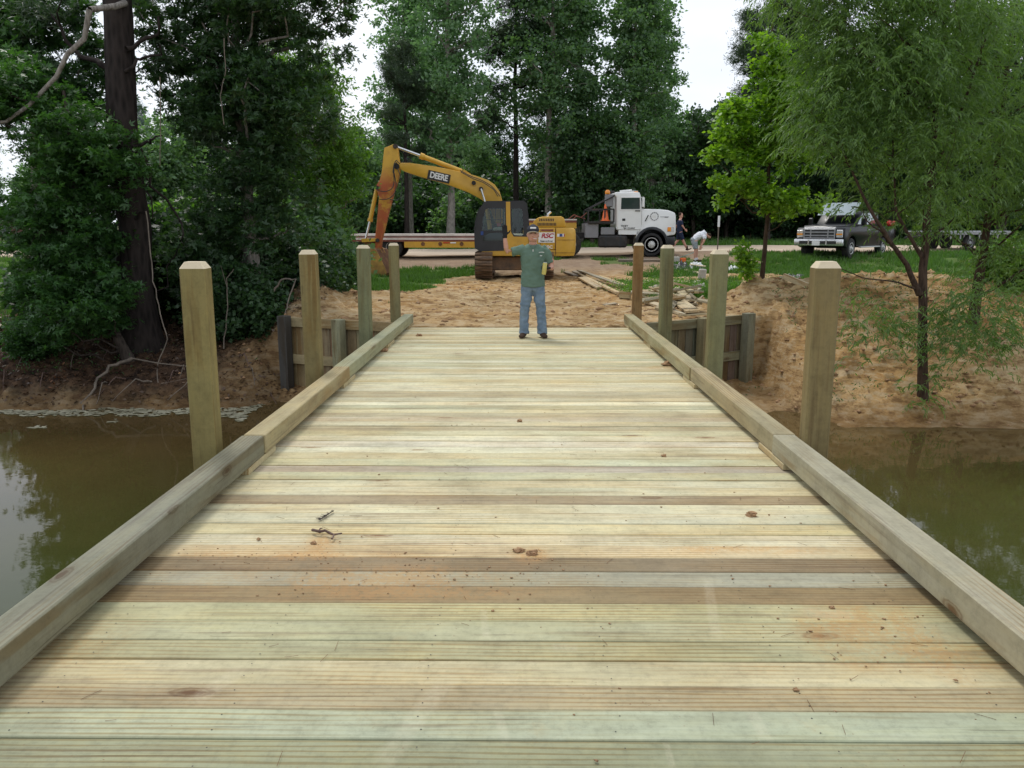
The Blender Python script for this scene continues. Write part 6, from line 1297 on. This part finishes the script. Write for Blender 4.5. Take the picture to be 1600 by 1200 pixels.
link('shirt', loft_mesh('shirt', [[(0, 0, .80, .196, .146), (0, 0, .88, .190, .142), (0, 0, 1.05, .178, .128), (0, 0, 1.22, .195, .132), (0, 0, 1.34, .208, .13), (0, 0, 1.41, .178, .105), (0, -.005, 1.452, .098, .085)],
      [(-.13, 0, 1.385, .08, .078), (-.22, -.008, 1.365, .078, .074), (-.33, -.02, 1.335, .072, .068)], [(.13, 0, 1.39, .08, .08), (.21, 0, 1.33, .074, .074), (.262, 0, 1.20, .066, .066), (.268, 0, 1.165, .064, .064)]], .012, 2, .012, 3, 0), M['shirt'], man)
lg = []
for s_, kx_, ax_ in ((-1, -.125, -.135), (1, .130, .155)):
    lg.append([(s_*.075, 0, .86, .098, .105), (s_*.09, 0, .74, .098, .105), (s_*.105, -.01, .60, .088, .092), (kx_, -.015, .45, .078, .08), ((kx_+ax_)/2, 0, .28, .072, .074), (ax_, 0, .12, .077, .08), (ax_, -.005, .055, .080, .085)])
lg.append([(0, 0, .90, .155, .108), (0, 0, .80, .160, .112), (0, 0, .745, .13, .10)])
link('jeans', loft_mesh('jeans', lg, .012, 2, .013, 8, .05), M['jeans'], man)
for s_, ax_, tx_ in ((-1, -.135, -.05), (1, .155, .045)):
    link('boot', loft_mesh('boot', [[(ax_, .07, .04, .043, .038), (ax_, .02, .05, .046, .045), (ax_+tx_*.4, -.08, .042, .050, .040), (ax_+tx_*.8, -.15, .034, .048, .030), (ax_+tx_, -.195, .028, .036, .022)], [(ax_, .03, .04, .045, .05), (ax_, .03, .12, .045, .05)]], .009, 2), M['boot'], man)
ch = []; hand(ch, HW, (-.02, -.05, 1), (1, 0, 0), (0, -1, 0), .15, .088, 1); ch.append([(HW[0], HW[1], HW[2]-.03, .036, .034), (HW[0], HW[1], HW[2]+.02, .036, .03)]); link('glove', loft_mesh('glove', ch, .0065, 1), M['glove'], man)
ch = []; hand(ch, (.245, -.20, 1.10), (-.75, -.6, .05), (0, 0, 1), (-.45, .75, 0), 1.7, .085, 1); link('glove', loft_mesh('glove', ch, .0065, 1), M['glove'], man)
# cap with bill, goatee-less face details
link('cap', loft_mesh('cap', [[(0, -.02, 1.675, .088, .108), (0, -.018, 1.71, .086, .105), (0, -.015, 1.745, .070, .085), (0, -.012, 1.768, .035, .045)]], .009, 2), M['cap'], man)
bl_ = MB(); bm = bl_.bm; N_ = 9; top = []; bot = []
for j in range(4):
    row = []; 
    for i in range(N_):
        a = (i/(N_-1)-.5)*2; x_ = a*.078; y_ = -.105-.065*(j/3)*(1-a*a*.75)+.02*a*a; z_ = 1.690-.018*(j/3)-.022*a*a; row.append((x_, y_, z_))
    top.append([bm.verts.new(p) for p in row]); bot.append([bm.verts.new((p[0], p[1], p[2]-.006)) for p in row])
for j in range(3):
    for i in range(N_-1): bm.faces.new((top[j][i], top[j][i+1], top[j+1][i+1], top[j+1][i])); bm.faces.new((bot[j][i+1], bot[j][i], bot[j+1][i], bot[j+1][i+1]))
for i in range(N_-1): bm.faces.new((top[3][i], top[3][i+1], bot[3][i+1], bot[3][i]))
bl_.build('cap_bill', M['cap'], man, smooth=1)
MB().tube([(.079*sin(t), -.113-.066*cos(t)**1.0*(1), 1.672-.020*sin(t)**2) for t in np.linspace(-1.45, 1.45, 13)], .0075, 6).build('bill_edge', M['tan'], man, smooth=1)
MB().box((0, -.118, 1.724), (.085, .012, .026), Matrix.Rotation(.15, 3, 'X'), .004).build('cap_emblem', M['label'], man)
for s_ in (-1, 1): MB().ball((s_*.028, -.117, 1.648), .011, 2, (1.2, .6, .7)).build('eye', M['ink'], man)
MB().box((0, -.1235, 1.570), (.042, .01, .008), None, .003).build('mouth', M['redlens'], man); MB().box((.006, -.128, 1.572), (.022, .004, .005)).build('teeth', M['label'], man)
MB().tube([(.02, -.13, 1.573), (.045, -.165, 1.568)], .004, 6).build('cigarette', M['label'], man)
MB().tube([(-.055, -.075, 1.455), (-.03, -.118, 1.425), (0, -.135, 1.385), (.03, -.118, 1.425), (.055, -.075, 1.455)], .006, 6).build('collar', M['shirt'], man); MB().box((0, -.139, 1.365), (.010, .006, .035)).build('zip_pull', M['label'], man)
# small chest print
pr = MB(); 
for k in range(9): pr.box((.075+.009*k+.02, -.142+.0006*k*k*.3, 1.335+.004*sin(k*.4)), (.0065, .003, .010))
for k in range(4): pr.box((.110+.009*k, -.1425, 1.285), (.0065, .003, .010))
pr.build('chest_print', M['label'], man)
for ch_ in man.children:
    if ch_.data and ch_.name.split('.')[0] in ('body', 'cap', 'cap_bill', 'bill_edge', 'cap_emblem', 'eye', 'mouth', 'teeth', 'cigarette'):
        for v_ in ch_.data.vertices:
            if v_.co.z > 1.5 and abs(v_.co.x) < .2: k_ = 1+.09*min(1, (v_.co.z-1.5)/.05); v_.co = Vector((v_.co.x*k_, -.02+(v_.co.y+.02)*k_, 1.5+(v_.co.z-1.5)*1.05-.03*min(1, (v_.co.z-1.5)/.03)))
cn_ = empty('drink_can', man.location+Vector((.165, -.265, 1.02)), 0, 'tall pale yellow drink can held in the waving man\'s other hand', 'can'); cn_.rotation_euler = (.08, .12, 0)
MB().lathe([(.028, -.015), (.034, -.005), (.034, .15), (.027, .165)], n=24, axis='Z').build('can_body', M['can'], cn_, smooth=.6); MB().lathe([(.027, .165), (.028, .170), (.025, .170), (.024, .166)], n=24, axis='Z').build('can_lid', M['alu'], cn_, smooth=.6)
# --- man in white T-shirt bending over, beyond the lumber
q = at(1088, 404, 32.5); zg = hz(q.x, 32.5); m2 = empty('person', (q.x, 32.5, zg), 0, 'man in white t-shirt and grey shorts bending over near the road', 'person'); m2.scale = (1.04,)*3
body = [[(-.14, 0, .80, .13, .12), (-.02, 0, .92, .13, .13), (.14, 0, 1.02, .13, .16), (.27, 0, 1.03, .11, .15), (.35, 0, 1.01, .06, .06), (.40, 0, .99, .055, .055)], [(.36, 0, 1.02, .06, .06), (.43, 0, 1.0, .09, .075), (.47, 0, .94, .07, .07), (.48, 0, .90, .04, .04)],
        [(.25, -.17, .99, .055, .055), (.22, -.20, .80, .045, .045), (.17, -.20, .70, .038, .038), (.11, -.20, .60, .028, .028)], [(.25, .17, .99, .055, .055), (.24, .20, .80, .045, .045), (.20, .20, .60, .03, .03)],
        [(-.10, -.09, .80, .10, .10), (-.06, -.10, .48, .062, .062), (-.08, -.10, .28, .055, .055), (-.06, -.10, .07, .04, .04)], [(-.10, .09, .80, .10, .10), (.02, .10, .48, .062, .062), (.02, .10, .28, .055, .055), (.04, .10, .07, .04, .04)]]
hand(body, (.11, -.20, .60), (-.3, 0, -.95), (.9, 0, -.3), (0, 1, 0), .5); hand(body, (.20, .20, .60), (-.1, 0, -1), (1, 0, 0), (0, -1, 0), .5)
link('body', loft_mesh('body', body, .014, 2), M['skin'], m2)
link('shirt', loft_mesh('shirt', [[(-.13, 0, .84, .10, .17), (-.02, 0, .93, .14, .175), (.12, 0, 1.02, .145, .19), (.25, 0, 1.035, .125, .19), (.33, 0, 1.02, .08, .10)], [(.24, -.16, .99, .08, .075), (.24, -.20, .87, .07, .07)], [(.24, .16, .99, .08, .075), (.24, .20, .87, .07, .07)]], .015, 2, .010), M['wtee'], m2)
link('shorts', loft_mesh('shorts', [[(-.17, 0, .78, .13, .17), (-.10, 0, .86, .12, .165)], [(-.12, -.09, .78, .12, .11), (-.07, -.10, .50, .095, .09)], [(-.10, .09, .78, .12, .11), (-.01, .10, .50, .095, .09)]], .015, 2, .010), M['gshort'], m2)
link('cap', loft_mesh('cap', [[(.38, 0, 1.05, .06, .06), (.45, 0, 1.03, .08, .085), (.50, 0, .97, .05, .07)]], .012, 2), M['hair'], m2)
for x_, y_ in ((-.06, -.10), (.04, .10)):
    link('sock', loft_mesh('sock', [[(x_, y_, .05, .045, .05), (x_, y_, .15, .048, .05)]], .012, 1), M['sock'], m2); link('shoe', loft_mesh('shoe', [[(x_-.07, y_, .04, .04, .04), (x_+.02, y_, .045, .045, .045), (x_+.14, y_, .032, .03, .042), (x_+.2, y_, .03, .02, .03)]], .012, 2), M['boot'], m2)
# --- man in navy walking behind the truck's nose
q = at(1060, 392, 37.6); m3 = empty('person', (q.x, 37.6, hz(q.x, 37.6)+.05), 0, 'man in navy shirt and shorts walking behind the nose of the white truck', 'person')
body = [[(.02, 0, .85, .10, .14), (.02, 0, 1.1, .105, .155), (.03, 0, 1.35, .11, .18), (.03, 0, 1.43, .08, .13), (.04, 0, 1.48, .055, .06), (.05, 0, 1.55, .055, .055)], [(.06, 0, 1.50, .05, .045), (.06, 0, 1.58, .09, .07), (.05, 0, 1.67, .09, .075), (.04, 0, 1.74, .05, .045)],
        [(.03, -.18, 1.39, .05, .05), (.10, -.21, 1.15, .042, .042), (.22, -.20, 1.0, .028, .028)], [(.03, .18, 1.39, .05, .05), (-.10, .21, 1.15, .042, .042), (-.16, .20, .96, .028, .028)],
        [(.03, -.09, .88, .09, .09), (.16, -.10, .52, .06, .06), (.27, -.10, .30, .055, .055), (.38, -.10, .12, .04, .04)], [(.01, .09, .88, .09, .09), (-.02, .10, .50, .06, .06), (-.20, .10, .28, .055, .055), (-.36, .10, .09, .04, .04)]]
hand(body, (.22, -.20, 1.0), (.7, 0, -.7), (.7, 0, .7), (0, 1, 0), .6); hand(body, (-.16, .20, .96), (-.1, 0, -1), (1, 0, 0), (0, -1, 0), .5)
link('body', loft_mesh('body', body, .014, 2), M['skin'], m3)
link('shirt', loft_mesh('shirt', [[(.02, 0, .84, .13, .17), (.02, 0, 1.1, .135, .175), (.03, 0, 1.34, .135, .20), (.03, 0, 1.44, .08, .11)], [(.03, -.16, 1.38, .075, .075), (.08, -.21, 1.20, .065, .065)], [(.03, .16, 1.38, .075, .075), (-.07, .21, 1.20, .065, .065)]], .015, 2, .010), M['navy'], m3)
link('shorts', loft_mesh('shorts', [[(.02, 0, .82, .13, .165), (.02, 0, .92, .13, .165)], [(.03, -.09, .84, .11, .10), (.15, -.10, .54, .095, .085)], [(.01, .09, .84, .11, .10), (-.02, .10, .54, .095, .085)]], .015, 2, .010), M['navy'], m3)
link('hair', loft_mesh('hair', [[(-.01, 0, 1.62, .05, .07), (.02, 0, 1.70, .09, .083), (.04, 0, 1.755, .05, .05)]], .012, 2), M['hair'], m3)
for (x_, y_, z_, tl_) in ((.38, -.10, .10, .35), (-.36, .10, .05, 0)):
    link('boot', loft_mesh('boot', [[(x_-.06, y_, z_-.02, .04, .04), (x_+.03, y_, z_-.03, .045, .045), (x_+.13, y_, z_-.045+.12*tl_, .03, .042), (x_+.2, y_, z_-.05+.25*tl_, .02, .03)], [(x_, y_, z_, .05, .05), (x_-.02, y_, z_+.13, .055, .055)]], .012, 2), M['boot'], m3)
